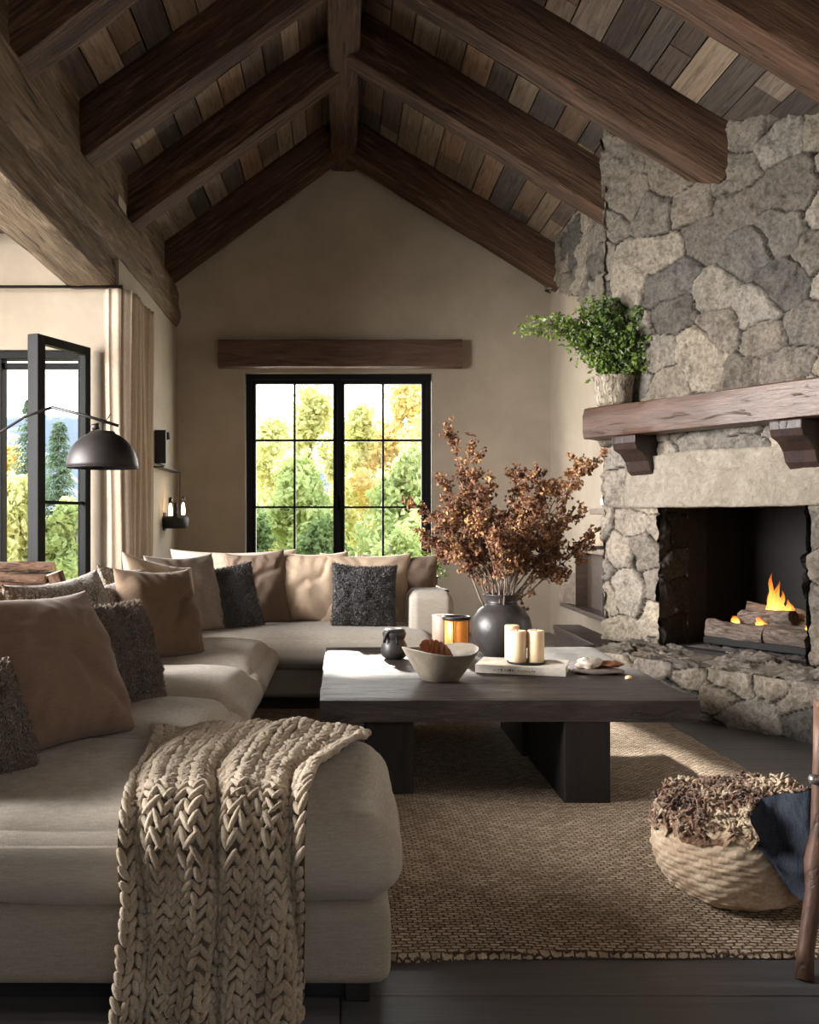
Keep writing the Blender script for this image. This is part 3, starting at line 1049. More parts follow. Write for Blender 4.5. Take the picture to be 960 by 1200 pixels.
tree('aspen_tree', 'pale yellow aspen tree in the left sash of the back window', -1.30, 19, 3.9, 1.0, 3600, M_['aspen'], 1)
tree('aspen_tree', 'tall golden aspen tree right of the centre mullion, back window', 1.45, 21, 5.1, 1.2, 4800, M_['gold'], 2)
tree('aspen_tree', 'bright green-yellow tree filling the right edge of the back window', 2.05, 18.5, 4.3, 1.1, 5000, M_['aspen'], 3)
tree('birch_tree', 'light green birch tree low in the right sash', 1.15, 15.5, 2.75, 1.0, 4200, M_['aspen2'], 4)
tree('birch_tree', 'green tree left of the centre mullion behind the shrubs', -.55, 20.5, 4.6, 1.0, 4200, M_['aspen'], 5)
tree('birch_tree', 'loose yellow-green tree just right of the centre mullion', .45, 22, 4.5, .9, 3000, M_['aspen'], 6)
tree('birch_tree', 'low light green tree in the middle of the left sash', -.75, 16, 2.7, .9, 3500, M_['aspen2'], 17)
tree('shrub', 'dark green shrub at the lower left corner of the back window', -1.3, 13.6, 1.75, .75, 4200, M_['shrub'], 7, cat='shrub', base=.05, size=.06)
tree('shrub', 'grey-green shrub beside the centre mullion, back window', -.25, 14.2, 1.6, .7, 3200, M_['shrub'], 8, cat='shrub', base=.05, size=.06)
tree('shrub', 'green shrub behind the dried branches, back window', .95, 13.2, 1.6, .8, 3500, M_['aspen2'], 9, cat='shrub', base=.05, size=.06)
conifer('spruce_tree', 'dark spruce tree seen in the left window', -6.15, 19.0, 4.3, .85, 11)
conifer('spruce_tree', 'slim pale spruce tree seen through the open casement', -5.0, 17.0, 3.6, .6, 12)
conifer('spruce_tree', 'small spruce tree standing behind the log stack, left window', -8.2, 22.0, 3.2, 1.0, 13)
tree('birch_tree', 'bright yellow-green bush tree low in the left window', -4.9, 14.2, 2.2, .85, 4200, M_['aspen'], 14)
tree('birch_tree', 'yellow-green tree low behind the open casement', -4.1, 14.5, 1.9, .7, 3500, M_['aspen2'], 15)
tree('birch_tree', 'faint golden tree at the left edge of the left window', -7.6, 21.5, 3.4, 1.0, 2600, M_['gold'], 16)

# ================================================================ rug
def rug_mat():
    m = Mat('braided_jute')
    v = m.coord()
    wn = m.n('ShaderNodeTexNoise'); wn.inputs['Scale'].default_value = 2.2; m.l(v, wn.inputs['Vector'])
    wob = m.n('ShaderNodeVectorMath', operation='SCALE'); m.l(wn.outputs[1], wob.inputs[0]); wob.inputs['Scale'].default_value = .03
    ad0 = m.n('ShaderNodeVectorMath', operation='ADD'); m.l(v, ad0.inputs[0]); m.l(wob.outputs[0], ad0.inputs[1])
    wn2 = m.n('ShaderNodeTexNoise'); wn2.inputs['Scale'].default_value = 55; m.l(v, wn2.inputs['Vector'])
    wb2 = m.n('ShaderNodeVectorMath', operation='SCALE'); m.l(wn2.outputs[1], wb2.inputs[0]); wb2.inputs['Scale'].default_value = .014
    ad = m.n('ShaderNodeVectorMath', operation='ADD'); m.l(ad0.outputs[0], ad.inputs[0]); m.l(wb2.outputs[0], ad.inputs[1])
    br = m.n('ShaderNodeTexBrick'); m.l(ad.outputs[0], br.inputs['Vector'])
    br.inputs['Scale'].default_value = 1; br.inputs['Brick Width'].default_value = .030; br.inputs['Row Height'].default_value = .0165
    br.inputs['Mortar Size'].default_value = .0036; br.inputs['Mortar Smooth'].default_value = .9
    br.inputs['Color1'].default_value = S(208, 190, 168); br.inputs['Color2'].default_value = S(168, 147, 126); br.inputs['Mortar'].default_value = S(100, 82, 66)
    n = m.noise(v, 160, 3); n2 = m.noise(v, 2.5, 3)
    col = m.mix(.7, br.outputs[0], m.ramp(n, [(.3, (.7, .7, .7, 1)), (.7, (1.3, 1.3, 1.28, 1))]), 'MULTIPLY')
    col = m.mix(.6, col, m.ramp(n2, [(.3, (.82, .8, .78, 1)), (.7, (1.12, 1.1, 1.08, 1))]), 'MULTIPLY')
    m.color(col); m.rough(.95, .1)
    h = m.math('ADD', m.math('MULTIPLY', br.outputs[1], -1.0), m.math('MULTIPLY', n, .45))
    m.bump(h, 1.0, .012)
    return m.m
M_['jute'] = rug_mat()
RXa, RXb, RYa, RYb = -.62, 1.84, 2.45, 5.72
nu, nv = 330, 250
Sx, Sy = np.meshgrid(np.linspace(0, 1, nu), np.linspace(0, 1, nv), indexing='ij')
edge = .010 * fbm(np.stack([Sx * 9, Sy * 9, Sx * 0], -1), 5, 3)
X = RXa + Sx * (RXb - RXa) + edge * 1.2 + .022 * np.sin(Sy * 5) * Sx
Y = RYa + Sy * (RYb - RYa) + edge + .03 * Sx * (1 - Sy)
X = X + (Sx > .999) * .006 * np.sin(Sy * 1500); Y = Y - (Sy < .001) * .005 * np.sin(Sx * 620)
Z = .016 + .0022 * np.abs(np.sin((Y) * math.pi / .0135)) * 0 + .003 * fbm(np.stack([X * 5, Y * 5, X * 0], -1), 8, 3)
bd = np.minimum(np.minimum(Sx, 1 - Sx) * 80, np.minimum(Sy, 1 - Sy) * 100)
Z = np.where(bd < .2, .002, Z)
rug = mesh_obj('jute_rug', np.stack([X, Y, Z], -1).reshape(-1, 3), grid_faces(nu, nv), M_['jute'], None, True)
tag(rug, 'braided natural jute rug lying under the coffee table', 'rug')

# ================================================================ sofa
def puff(name, x0, x1, y0, y1, z0, z1, mat, parent, seed, r=.07, crown=.02, nseg=46, wr=.006, sag=0):
    """soft upholstered box: superellipsoid edges, crowned top, mild wrinkles"""
    cx, cy, cz = (x0 + x1) / 2, (y0 + y1) / 2, (z0 + z1) / 2
    hx_, hy_, hz_ = (x1 - x0) / 2, (y1 - y0) / 2, (z1 - z0) / 2
    Vs, Fs, base = [], [], 0
    lin = np.linspace(-1, 1, nseg)
    lin = np.sign(lin) * (1 - (1 - np.abs(lin)) ** 1.5)      # denser at the edges
    A, B = np.meshgrid(lin, lin, indexing='ij')
    for ax in range(3):
        for sg in (-1, 1):
            P = np.zeros(A.shape + (3,))
            o = [i for i in range(3) if i != ax]
            P[..., ax] = sg; P[..., o[0]] = A; P[..., o[1]] = B
            Fc = grid_faces(nseg, nseg)
            nn = np.zeros(3); nn[ax] = sg
            e0 = np.zeros(3); e0[o[0]] = 1; e1 = np.zeros(3); e1[o[1]] = 1
            if np.dot(np.cross(e0, e1), nn) < 0: Fc = Fc[:, ::-1]
            Vs.append(P.reshape(-1, 3)); Fs.append(Fc + base); base += nseg * nseg
    P = np.concatenate(Vs); Fc = np.concatenate(Fs)
    hv = np.array([hx_, hy_, hz_])
    Q = P * hv
    rr = min(r, hz_ * .98)
    inner = np.clip(Q, -(hv - rr), hv - rr)
    dl = Q - inner; ln = np.linalg.norm(dl, axis=1, keepdims=True)
    nrm = dl / np.maximum(ln, 1e-9)
    Q = inner + nrm * rr
    dome = np.clip(1 - P[:, 0] ** 4, 0, 1) * np.clip(1 - P[:, 1] ** 4, 0, 1)
    Q[:, 2] += np.where(P[:, 2] > .5, dome * crown, 0)
    side = np.clip(1 - P[:, 2] ** 2, 0, 1)
    Q[:, 0] += np.sign(P[:, 0]) * (np.abs(P[:, 0]) > .98) * side * crown * .7
    Q[:, 1] += np.sign(P[:, 1]) * (np.abs(P[:, 1]) > .98) * side * crown * .7
    W = Q + [cx, cy, cz]
    n_ = fbm(W * np.array([3.2, 3.2, 5]), seed, 3)
    W = W + nrm * (n_ * wr)[:, None] + np.array([0, 0, 1]) * (np.where(P[:, 2] > .5, n_ * wr * .6, 0))[:, None]
    o = mesh_obj(name, W, Fc, mat, parent, True)
    md = o.modifiers.new('weld', 'WELD'); md.merge_threshold = .0012
    return o

sofa = thing('sectional_sofa', 'large oatmeal linen U-shaped sectional sofa with chaise in front', 'sofa', (0, 0, 0))
LB, LS = M_['linen_base'], M_['linen']
# bases
puff('sofa_base', -2.05, .115, 2.19, 3.0, .06, .25, LB, sofa, 1, .035, .004, 30, .002)
puff('sofa_base', -1.45, -.47, 3.0, 5.8, .06, .25, LB, sofa, 2, .035, .004, 30, .002)
puff('sofa_base', -1.45, .66, 5.8, 6.85, .06, .25, LB, sofa, 3, .035, .004, 30, .002)
# seat cushions
puff('seat_cushion', -2.05, .135, 2.155, 3.01, .245, .455, LS, sofa, 11, .085, .018, 60, .006)
puff('seat_cushion', -1.2, -.40, 3.0, 3.72, .245, .435, LS, sofa, 12, .095, .05, 50, .006)
puff('seat_cushion', -1.2, -.395, 3.73, 4.52, .245, .435, LS, sofa, 13, .095, .05, 50, .006)
puff('seat_cushion', -1.2, -.39, 4.53, 5.6, .245, .435, LS, sofa, 14, .095, .05, 50, .006)
puff('seat_cushion', -1.2, .585, 5.68, 6.6, .245, .455, LS, sofa, 15, .09, .02, 60, .005)
# backs and arm
puff('sofa_back', -1.47, -1.2, 2.6, 6.85, .2, .70, LB, sofa, 21, .07, .006, 40, .004)
puff('sofa_back', -1.25, .66, 6.58, 6.86, .2, .70, LB, sofa, 22, .07, .006, 40, .004)
puff('sofa_arm', .44, .71, 5.98, 6.86, .2, .685, LS, sofa, 23, .05, .01, 40, .004)
M_['foot'] = M_['tableleg']
for (x, y) in ((.04, 2.28), (.04, 2.92), (-1.35, 3.2), (-.6, 3.9), (-.6, 5.4), (.58, 5.95), (.58, 6.75), (-1.35, 6.75), (-1.35, 5.0)):
    MB().prism([(x - .03, y - .03), (x + .03, y - .03), (x + .03, y + .03), (x - .03, y + .03)], 'z', 0.0, .075).build('foot', M_['foot'], sofa, bevel=.004)

# ================================================================ pillows
def loopy(name, c, scale=150, bumpd=.02):
    m = Mat(name)
    v = m.coord()
    vo = m.n('ShaderNodeTexVoronoi'); vo.inputs['Scale'].default_value = scale; m.l(v, vo.inputs['Vector'])
    n = m.noise(v, scale * .35, 4, .7)
    lo = tuple(x * .45 for x in c[:3]) + (1,); hi = tuple(x * 1.9 for x in c[:3]) + (1,)
    f = m.math('MULTIPLY', m.math('ADD', vo.outputs['Distance'], n), .6)
    m.color(m.ramp(f, [(.3, hi), (.62, lo)])); m.rough(.98, .1)
    m.b.inputs['Sheen Weight'].default_value = .35
    m.bump(m.math('SUBTRACT', n, vo.outputs['Distance']), 1, bumpd)
    return m.m
M_['charcoal'] = loopy('charcoal_boucle', S(62, 58, 58))
M_['charcoal2'] = loopy('brown_grey_boucle', S(98, 86, 78))
M_['brownlinen'] = fabric('taupe_brown_linen', S(118, 97, 84), .09, sheen=.12)
M_['rust'] = fabric('dark_umber_linen', S(104, 85, 70), .09, sheen=.1)
M_['cream'] = fabric('cream_linen', S(186, 172, 154), .08)
M_['beigep'] = fabric('sand_linen', S(172, 150, 128), .08)
M_['greyp'] = fabric('warm_grey_wool', S(140, 128, 116), .16)
M_['textured'] = loopy('flecked_beige_wool', S(150, 136, 120), 90, .008)
M_['taupe'] = fabric('deep_taupe_linen', S(116, 98, 84), .08)

M_['pile'] = plain('charcoal_wool_pile', S(92, 88, 88), .95); M_['pile2'] = plain('brown_grey_wool_pile', S(122, 108, 98), .95)
def pillow(label, loc, rz, lean, w, h, t, mat, seed, roll=0, group='scatter cushions on the sofa', fuzz=0, name='throw_pillow', slump=.0, nseg=44):
    lin = np.linspace(-1, 1, nseg); lin = np.sin(lin * math.pi / 2) * .35 + lin * .65
    A, B = np.meshgrid(lin, lin, indexing='ij')
    rs = np.random.RandomState(seed)
    pinch = .075
    X = w / 2 * A * (1 - pinch * (1 - B ** 2) * np.abs(A) ** 2)
    Zv = h / 2 * B * (1 - pinch * (1 - A ** 2) * np.abs(B) ** 2)
    T = (np.clip(1 - np.abs(A) ** 2.4, 0, 1) * np.clip(1 - np.abs(B) ** 2.4, 0, 1)) ** .52
    cor = np.abs(A * B) ** 1.5
    parts = []
    ang = np.arctan2(B, A); rad = np.sqrt(A ** 2 + B ** 2)
    for sg in (-1, 1):
        n_ = fbm(np.stack([A * 1.6 + seed, B * 1.6, A * 0 + sg * 4], -1), seed, 3)
        fold = .010 * np.sin(ang * 14 + seed + 4 * n_) * np.clip(rad - .45, 0, 1) * (1 - np.clip(rad - 1.0, 0, 1)) * T
        crease = -.03 * np.exp(-((A * math.cos(seed) + B * math.sin(seed) + .3 * n_) / .12) ** 2) * T
        Yv = sg * (T * t / 2 * (1 + .2 * n_) + fold * 1.4 + crease * .6)
        # slump : belly lower
        Yv = Yv * (1 - slump * B)
        z_ = Zv - .02 * h * (1 - A ** 2) * (B > 0) * B
        P = np.stack([X, Yv, z_], -1)
        if fuzz:
            P = P + fuzz * np.stack([vnoise(P * 95 + 3, seed), vnoise(P * 95 + 33, seed + 1), vnoise(P * 95 + 73, seed + 2)], -1)
        Fc = grid_faces(nseg, nseg, flip=(sg > 0))
        parts.append((P.reshape(-1, 3), Fc))
    # join the two at boundary
    V, Fc, _ = join_np(parts)
    V[:, 2] += h / 2
    o = mesh_obj(name, V, Fc, mat, None, True)
    md = o.modifiers.new('weld', 'WELD'); md.merge_threshold = .002 if not fuzz else .004
    M = Matrix.Translation(loc) @ Matrix.Rotation(rz, 4, 'Z') @ Matrix.Rotation(-lean, 4, 'X') @ Matrix.Rotation(roll, 4, 'Y')
    o.matrix_world = M
    return tag(o, label, 'pillow', group)

# fuzz yarn for boucle: short loops scattered on the front surface
def add_fuzz(o, mat, n, L, seed):
    rs = np.random.RandomState(seed)
    me = o.data
    co = np.empty(len(me.vertices) * 3, dtype=np.float32); me.vertices.foreach_get('co', co); co = co.reshape(-1, 3)
    no = np.empty(len(me.vertices) * 3, dtype=np.float32); me.vertices.foreach_get('normal', no); no = no.reshape(-1, 3)
    fc = np.empty(len(me.loops), dtype=np.int32); me.loops.foreach_get('vertex_index', fc); fc = fc.reshape(-1, 4)
    a = co[fc]; area = np.linalg.norm(np.cross(a[:, 2] - a[:, 0], a[:, 3] - a[:, 1]), axis=1)
    k = rs.choice(len(fc), n, p=area / area.sum())
    q = rs.rand(n, 2); qa, qb = q[:, :1], q[:, 1:]
    P = (a[k, 0] * (1 - qa) + a[k, 1] * qa) * (1 - qb) + (a[k, 3] * (1 - qa) + a[k, 2] * qa) * qb
    Nn = no[fc[k, 0]]
    d = Nn + rs.normal(size=(n, 3)) * .7; d /= np.linalg.norm(d, axis=1, keepdims=True)
    s = np.cross(d, rs.normal(size=(n, 3))); s /= np.linalg.norm(s, axis=1, keepdims=True)
    l = (L * rs.uniform(.5, 1.2, n))[:, None]; wd = L * .16
    c2 = P + d * l + s * l * .5; c1 = P + d * l * .6
    V = np.stack([P - s * wd, P + s * wd, c1 + s * wd, c1 - s * wd, c2], 1).reshape(-1, 3)
    b = np.arange(n) * 5
    F1_ = [(i, i + 1, i + 2, i + 3) for i in b]; F2_ = [(i + 3, i + 2, i + 4) for i in b]
    f = mesh_obj('pile', V, F1_ + F2_, M_['pile'] if mat is M_['charcoal'] else M_['pile2'], o, False)
    f['kind'] = 'stuff'
    return f

R_ = math.radians
SZ = .455
# sofa back cushions (loose, leaning on the sofa back), left run
pillow('flecked beige back cushion behind the fuzzy charcoal pillow', (-1.0, 3.72, SZ - .02), R_(76), R_(14), .70, .50, .22, M_['textured'], 31, name='back_cushion', roll=R_(-2), group='back cushions')
pillow('warm grey back cushion behind the rust-brown pillow, left run', (-1.06, 4.62, SZ - .02), R_(84), R_(14), .62, .42, .22, M_['textured'], 32, name='back_cushion', group='back cushions')
pillow('pointed beige cushion leaning behind the rust-brown pillow', (-.95, 5.2, SZ - .02), R_(58), R_(18), .54, .52, .19, M_['beigep'], 33, roll=R_(12), name='back_cushion', group='back cushions')
pillow('brown back cushion at the left frame edge behind the big brown pillow', (-1.03, 3.05, SZ - .02), R_(80), R_(14), .70, .41, .24, M_['rust'], 34, name='back_cushion', group='back cushions')
pillow('taupe cushion in the sofa corner beside the charcoal boucle pillow', (-.88, 5.75, SZ), R_(52), R_(16), .56, .50, .17, M_['greyp'], 35, name='back_cushion', group='back cushions')
# back run
pillow('wide cream back cushion in the sofa corner under the left of the window', (-.72, 6.45, SZ), R_(6), R_(10), .86, .50, .22, M_['cream'], 36, name='back_cushion', group='back cushions')
pillow('cream back cushion below the left sash', (-.20, 6.37, SZ), R_(-3), R_(11), .50, .49, .2, M_['beigep'], 37, name='back_cushion', group='back cushions')
pillow('wide beige back cushion behind the square charcoal pillow', (.17, 6.34, SZ), R_(0), R_(12), .62, .48, .2, M_['beigep'], 38, name='back_cushion', group='back cushions')
pillow('brown-taupe back cushion next to the sofa arm', (.40, 6.40, SZ), R_(-4), R_(12), .52, .47, .2, M_['taupe'], 39, name='back_cushion', group='back cushions')
pillow('brown-grey nubby pillow leaning behind the corner charcoal pillow', (-.52, 6.27, SZ), R_(10), R_(14), .40, .50, .14, M_['taupe'], 40, roll=R_(-4))
p = pillow('charcoal boucle pillow tilted in the sofa corner', (-.69, 5.97, SZ), R_(20), R_(22), .47, .43, .17, M_['charcoal'], 41, roll=R_(-7), fuzz=.004)
add_fuzz(p, M_['charcoal'], 9000, .014, 1)
p = pillow('square charcoal boucle pillow on the back run, nearest the arm', (.145, 6.06, SZ), R_(1), R_(14), .42, .42, .17, M_['charcoal'], 42, roll=R_(2), fuzz=.004)
add_fuzz(p, M_['charcoal'], 9000, .014, 2)
# left run throw pillows
pillow('rust-brown linen pillow standing mid sofa', (-.83, 4.63, SZ + .005), R_(50), R_(20), .47, .47, .2, M_['rust'], 43, roll=R_(3))
p = pillow('fuzzy charcoal-brown pillow between the big brown and rust-brown pillows', (-.77, 3.42, SZ + .005), R_(62), R_(22), .45, .41, .19, M_['charcoal2'], 44, roll=R_(3), fuzz=.004)
add_fuzz(p, M_['charcoal2'], 16000, .013, 3)
pillow('large plain taupe-brown pillow in the left foreground', (-.79, 2.83, SZ + .01), R_(64), R_(27), .58, .50, .22, M_['brownlinen'], 45, roll=R_(2), nseg=60)
p = pillow('dark grey-brown pillow cut by the left frame edge, on the chaise', (-.92, 2.42, SZ + .01), R_(60), R_(26), .40, .33, .2, M_['charcoal2'], 46, roll=R_(3), fuzz=.003)
add_fuzz(p, M_['charcoal2'], 9000, .012, 4)
pillow('small brown pillow peeking over the big brown pillow at the left edge', (-1.13, 3.55, .56), R_(75), R_(12), .4, .34, .16, M_['rust'], 47)
pillow('small beige pillow with one raised corner beside the pointed cushion', (-1.10, 4.98, .55), R_(60), R_(14), .36, .36, .14, M_['textured'], 48, roll=R_(6))

# ================================================================ knitted throw
def knit_mat():
    m = Mat('chunky_wool_yarn')
    v = m.coord(scale=(1, 1, 1))
    n = m.noise(v, 9, 3); n2 = m.noise(v, 240, 3)
    m.color(m.mix(.6, m.ramp(n, [(.3, S(150, 132, 112)), (.7, S(190, 174, 152))]), m.ramp(n2, [(.3, (.6, .58, .55, 1)), (.7, (1.2, 1.2, 1.2, 1))]), 'MULTIPLY'))
    m.rough(.95, .1); m.b.inputs['Sheen Weight'].default_value = .3
    m.bump(n2, .7, .004)
    return m.m
M_['knit'] = knit_mat()
M_['knitdark'] = fabric('gap_shade_wool', S(104, 90, 76), .1)  # darker than the yarn, paints shade into the gaps between stitches

def throw_surface(a, b):
    """a across 0..1, b along 0 (back of the chaise) .. 1 (hanging end); arrays -> points"""
    s = b * 1.27
    r = .09
    y_front = 2.155
    ztop = .478
    # profile: top run, rounded edge, vertical
    Ltop = .76
    y = np.where(s < Ltop, 2.155 + .08 + (Ltop - s), 0)
    z = np.where(s < Ltop, ztop, 0)
    arc = math.pi / 2 * .1
    th = np.clip((s - Ltop) / arc, 0, 1) * math.pi / 2
    y = np.where(s >= Ltop, y_front + .08 - .1 * np.sin(th), y)
    z = np.where(s >= Ltop, ztop - .1 + .1 * np.cos(th), z)
    down = np.clip(s - Ltop - arc, 0, 2)
    z = z - down
    y = y - .012 * down
    # edges of the cloth in x
    xl = np.interp(b, [0, .3, .62, .8, 1], [-.60, -.55, -.505, -.495, -.50])
    xr = np.interp(b, [0, .12, .3, .45, .62, .8, 1], [.11, .085, .0, -.055, -.055, -.06, -.085])
    a2 = a + .02 * np.sin(b * 9 + a * 5)
    x = xl + (xr - xl) * a2
    gather = np.interp(b, [0, .25, .5, .8, 1], [.010, .02, .026, .040, .048])
    ph = a * 2 * math.pi * 2.6 + 1.3 * np.sin(b * 4.3) + 1.1
    fold = (np.cos(ph) * .6 + .4 * np.cos(ph * 1.9 + 2 + b * 3)) 
    lift = gather * (fold + .9) * .9
    nz = np.cos(th); ny = -np.sin(th)
    y = y + ny * lift; z = z + nz * lift
    x = x + .35 * gather * np.sin(ph)
    z = z + .02 * np.exp(-((a - .55) / .25) ** 2) * np.exp(-((b - .08) / .15) ** 2)
    # right back corner slips off the end of the chaise
    drop = np.clip(x - .05, 0, 1)
    z = z - drop * .5
    return np.stack([x, y, z], -1)

throw = thing('knitted_throw', 'chunky cream-brown knitted throw draped over the front chaise', 'blanket', (0, 0, 0))
NC, NR = 19, 47
ph_, th_ = np.meshgrid(np.linspace(0, 2 * math.pi, 9)[:-1], np.linspace(0, math.pi, 7), indexing='ij')
sx = np.sin(th_) * np.cos(ph_); sy_ = np.cos(th_); sz_ = np.sin(th_) * np.sin(ph_)
EV = np.stack([sx, sy_, sz_], -1).reshape(-1, 3)
EF = grid_faces(8, 7, wrap_u=True)
EF = EF[:, ::-1]
rs = np.random.RandomState(77)
aa, bb, side_ = [], [], []
for c in range(NC):
    for r in range(NR):
        for sd in (-1, 1):
            aa.append((c + .5 + sd * .23 + rs.uniform(-.05, .05)) / NC); bb.append((r + .5 + rs.uniform(-.1, .1)) / NR); side_.append(sd)
aa, bb, side_ = np.array(aa), np.array(bb), np.array(side_)
Pc = throw_surface(aa, bb)
eps = .004
da = throw_surface(aa + eps, bb) - throw_surface(aa - eps, bb); db = throw_surface(aa, bb + eps) - throw_surface(aa, bb - eps)
wa = np.linalg.norm(da, axis=1) / (2 * eps) / NC; wb = np.linalg.norm(db, axis=1) / (2 * eps) / NR
ea = da / np.linalg.norm(da, axis=1, keepdims=True); eb = db / np.linalg.norm(db, axis=1, keepdims=True)
en = np.cross(ea, eb); en /= np.linalg.norm(en, axis=1, keepdims=True)
en = np.where((en[:, 2:3] - en[:, 1:2]) < 0, -en, en)
tl_ = R_(29) * side_ * rs.uniform(.55, 1.45, len(aa))
ed = eb * np.cos(tl_)[:, None] - ea * np.sin(tl_)[:, None]
es = ea * np.cos(tl_)[:, None] + eb * np.sin(tl_)[:, None]
rad_l = (wb * .76 * rs.uniform(.85, 1.15, len(aa)))[:, None, None]; rad_s = (np.clip(wa, .013, .03) * .30 * rs.uniform(.85, 1.15, len(aa)))[:, None, None]
ctr = Pc + en * (.006 + rs.uniform(-.002, .003, len(aa)))[:, None]
Vk = ctr[:, None, :] + EV[None, :, 0:1] * es[:, None, :] * rad_s + EV[None, :, 1:2] * ed[:, None, :] * rad_l + EV[None, :, 2:3] * en[:, None, :] * rad_s * 1.05
ne = len(EV)
Fk = (EF[None] + (np.arange(len(aa)) * ne)[:, None, None]).reshape(-1, 4)
mesh_obj('yarn_stitches', Vk.reshape(-1, 3), Fk, M_['knit'], throw, True)
Ag, Bg = np.meshgrid(np.linspace(0, 1, 70), np.linspace(0, 1, 120), indexing='ij')
mesh_obj('gap_shade_sheet', throw_surface(Ag, Bg).reshape(-1, 3) - [0, 0, .002], grid_faces(70, 120), M_['knitdark'], throw, True)

# ================================================================ coffee table
table = thing('coffee_table', 'low dark oak coffee table with thick slab top on block legs', 'table', (.67, 4.6, 0))
def slab(name, x0, x1, y0, y1, z0, z1, mat, parent, seed, amp=.006):
    mb = MB(); nx, ny = 60, 60
    lx, ly = np.linspace(0, 1, nx), np.linspace(0, 1, ny)
    A, B = np.meshgrid(lx, ly, indexing='ij')
    X = x0 + A * (x1 - x0); Y = y0 + B * (y1 - y0)
    e = fbm(np.stack([X * 5, Y * 5, X * 0], -1), seed, 4)
    bx = (np.abs(A - .5) > .499) * e * .006 * np.sign(A - .5); by = (np.abs(B - .5) > .499) * e * .007 * np.sign(B - .5)
    X = X + bx; Y = Y + by
    topn = np.abs(fbm(np.stack([X * 2.5, Y * 16, X * 0], -1), seed + 3, 4))
    edge = np.minimum(np.minimum(A, 1 - A), np.minimum(B, 1 - B)) < .001
    zt = z1 - .0035 * topn - edge * .006
    T = np.stack([X, Y, zt], -1).reshape(-1, 3); Bt = np.stack([X, Y, X * 0 + z0], -1).reshape(-1, 3)
    F1_ = grid_faces(nx, ny); F2_ = grid_faces(nx, ny, flip=True)
    V = np.concatenate([T, Bt]); Fl = [tuple(f) for f in F1_.tolist()] + [tuple(np.array(f) + nx * ny) for f in F2_.tolist()]
    k = nx * ny
    ring = [i * ny for i in range(nx)] + [(nx - 1) * ny + j for j in range(1, ny)] + [i * ny + ny - 1 for i in range(nx - 2, -1, -1)] + [j for j in range(ny - 2, 0, -1)]
    for q in range(len(ring)):
        a_, b_ = ring[q], ring[(q + 1) % len(ring)]
        Fl.append((a_ + k, b_ + k, b_, a_))
    o = mesh_obj(name, V - np.array(parent.location), Fl, mat, parent, True)
    o.data.set_sharp_from_angle(angle=R_(40))
    return o
TZ = .43
slab('table_top', -.08, 1.42, 3.79, 5.40, .338, TZ, M_['table'], table, 5)
for (x0, x1, y0, y1) in ((.10, .30, 3.92, 5.2), (.89, 1.075, 3.77 + .03, 4.52), (.87, 1.075, 4.56, 5.2)):
    mb = MB().box(x0 - .67, x1 - .67, y0 - 4.6, y1 - 4.6, .002, .339)
    mb.build('leg', M_['tableleg'], table, bevel=.006)

def at(px, py, z):
    """point on the plane of height z seen at a pixel of the photograph"""
    d = (z - H) * F / (CY - py)
    return ((px - CX) * d / F, d, z)

M_['ceramic'] = plain('dark_fired_clay', S(52, 48, 47), .42, 0, .5, bump=(22, .5))
M_['ceramic_in'] = plain('black_clay', S(30, 27, 26), .6, 0, .4, bump=(30, .4))
M_['greyglaze'] = plain('grey_green_stoneware', S(122, 112, 98), .45, 0, .5, bump=(60, .3))
# vase
vx, vy = .83, 4.93
vase = thing('vase', 'round dark clay vase holding the dried branches, on the coffee table', 'vase', (vx, vy, TZ))
prof = [(.0, 0), (.085, 0), (.10, .012), (.135, .06), (.155, .12), (.157, .165), (.146, .21), (.118, .25), (.088, .272), (.078, .285), (.082, .305), (.092, .325), (.095, .33), (.086, .33), (.072, .31), (.068, .285), (.075, .262), (.11, .235), (.14, .19), (.146, .15), (.12, .06), (.0, .02)]
MB().lathe(prof, 48, wob=.008, seed=2).build('vase_body', M_['ceramic'], vase, True)
MB().lathe([(.0785, .279), (.0825, .283), (.0785, .289)], 40).build('neck_ring', M_['ceramic_in'], vase, True)

# dried branches
def dried_mat():
    m = Mat('dried_russet_leaves')
    v = m.coord()
    n = m.noise(v, 26, 2); n2 = m.noise(v, 3.3, 2)
    f = m.math('ADD', m.math('MULTIPLY', n, .65), m.math('MULTIPLY', n2, .35))
    m.color(m.ramp(f, [(.34, S(76, 50, 38)), (.46, S(124, 86, 64)), (.56, S(158, 118, 90)), (.63, S(206, 168, 112)), (.7, S(128, 62, 46))]))
    m.rough(.75, .25)
    out = [x for x in m.t.nodes if x.type == 'OUTPUT_MATERIAL'][0]
    tl = m.n('ShaderNodeBsdfTranslucent'); m.l(m.b.inputs['Base Color'].links[0].from_socket, tl.inputs[0])
    mx = m.n('ShaderNodeMixShader'); mx.inputs[0].default_value = .3
    m.l(m.b.outputs[0], mx.inputs[1]); m.l(tl.outputs[0], mx.inputs[2]); m.l(mx.outputs[0], out.inputs[0])
    return m.m
M_['dried'] = dried_mat()
M_['twig'] = wood('grey_brown_twigs', S(72, 58, 50), S(120, 104, 92), S(160, 146, 134), grain=(6, 6, 6), rough=.7, bump=.3)
br = thing('dried_branches', 'tall russet dried leaf branches standing in the dark vase', 'branches', (vx, vy, TZ + .29))
rs = np.random.RandomState(12)
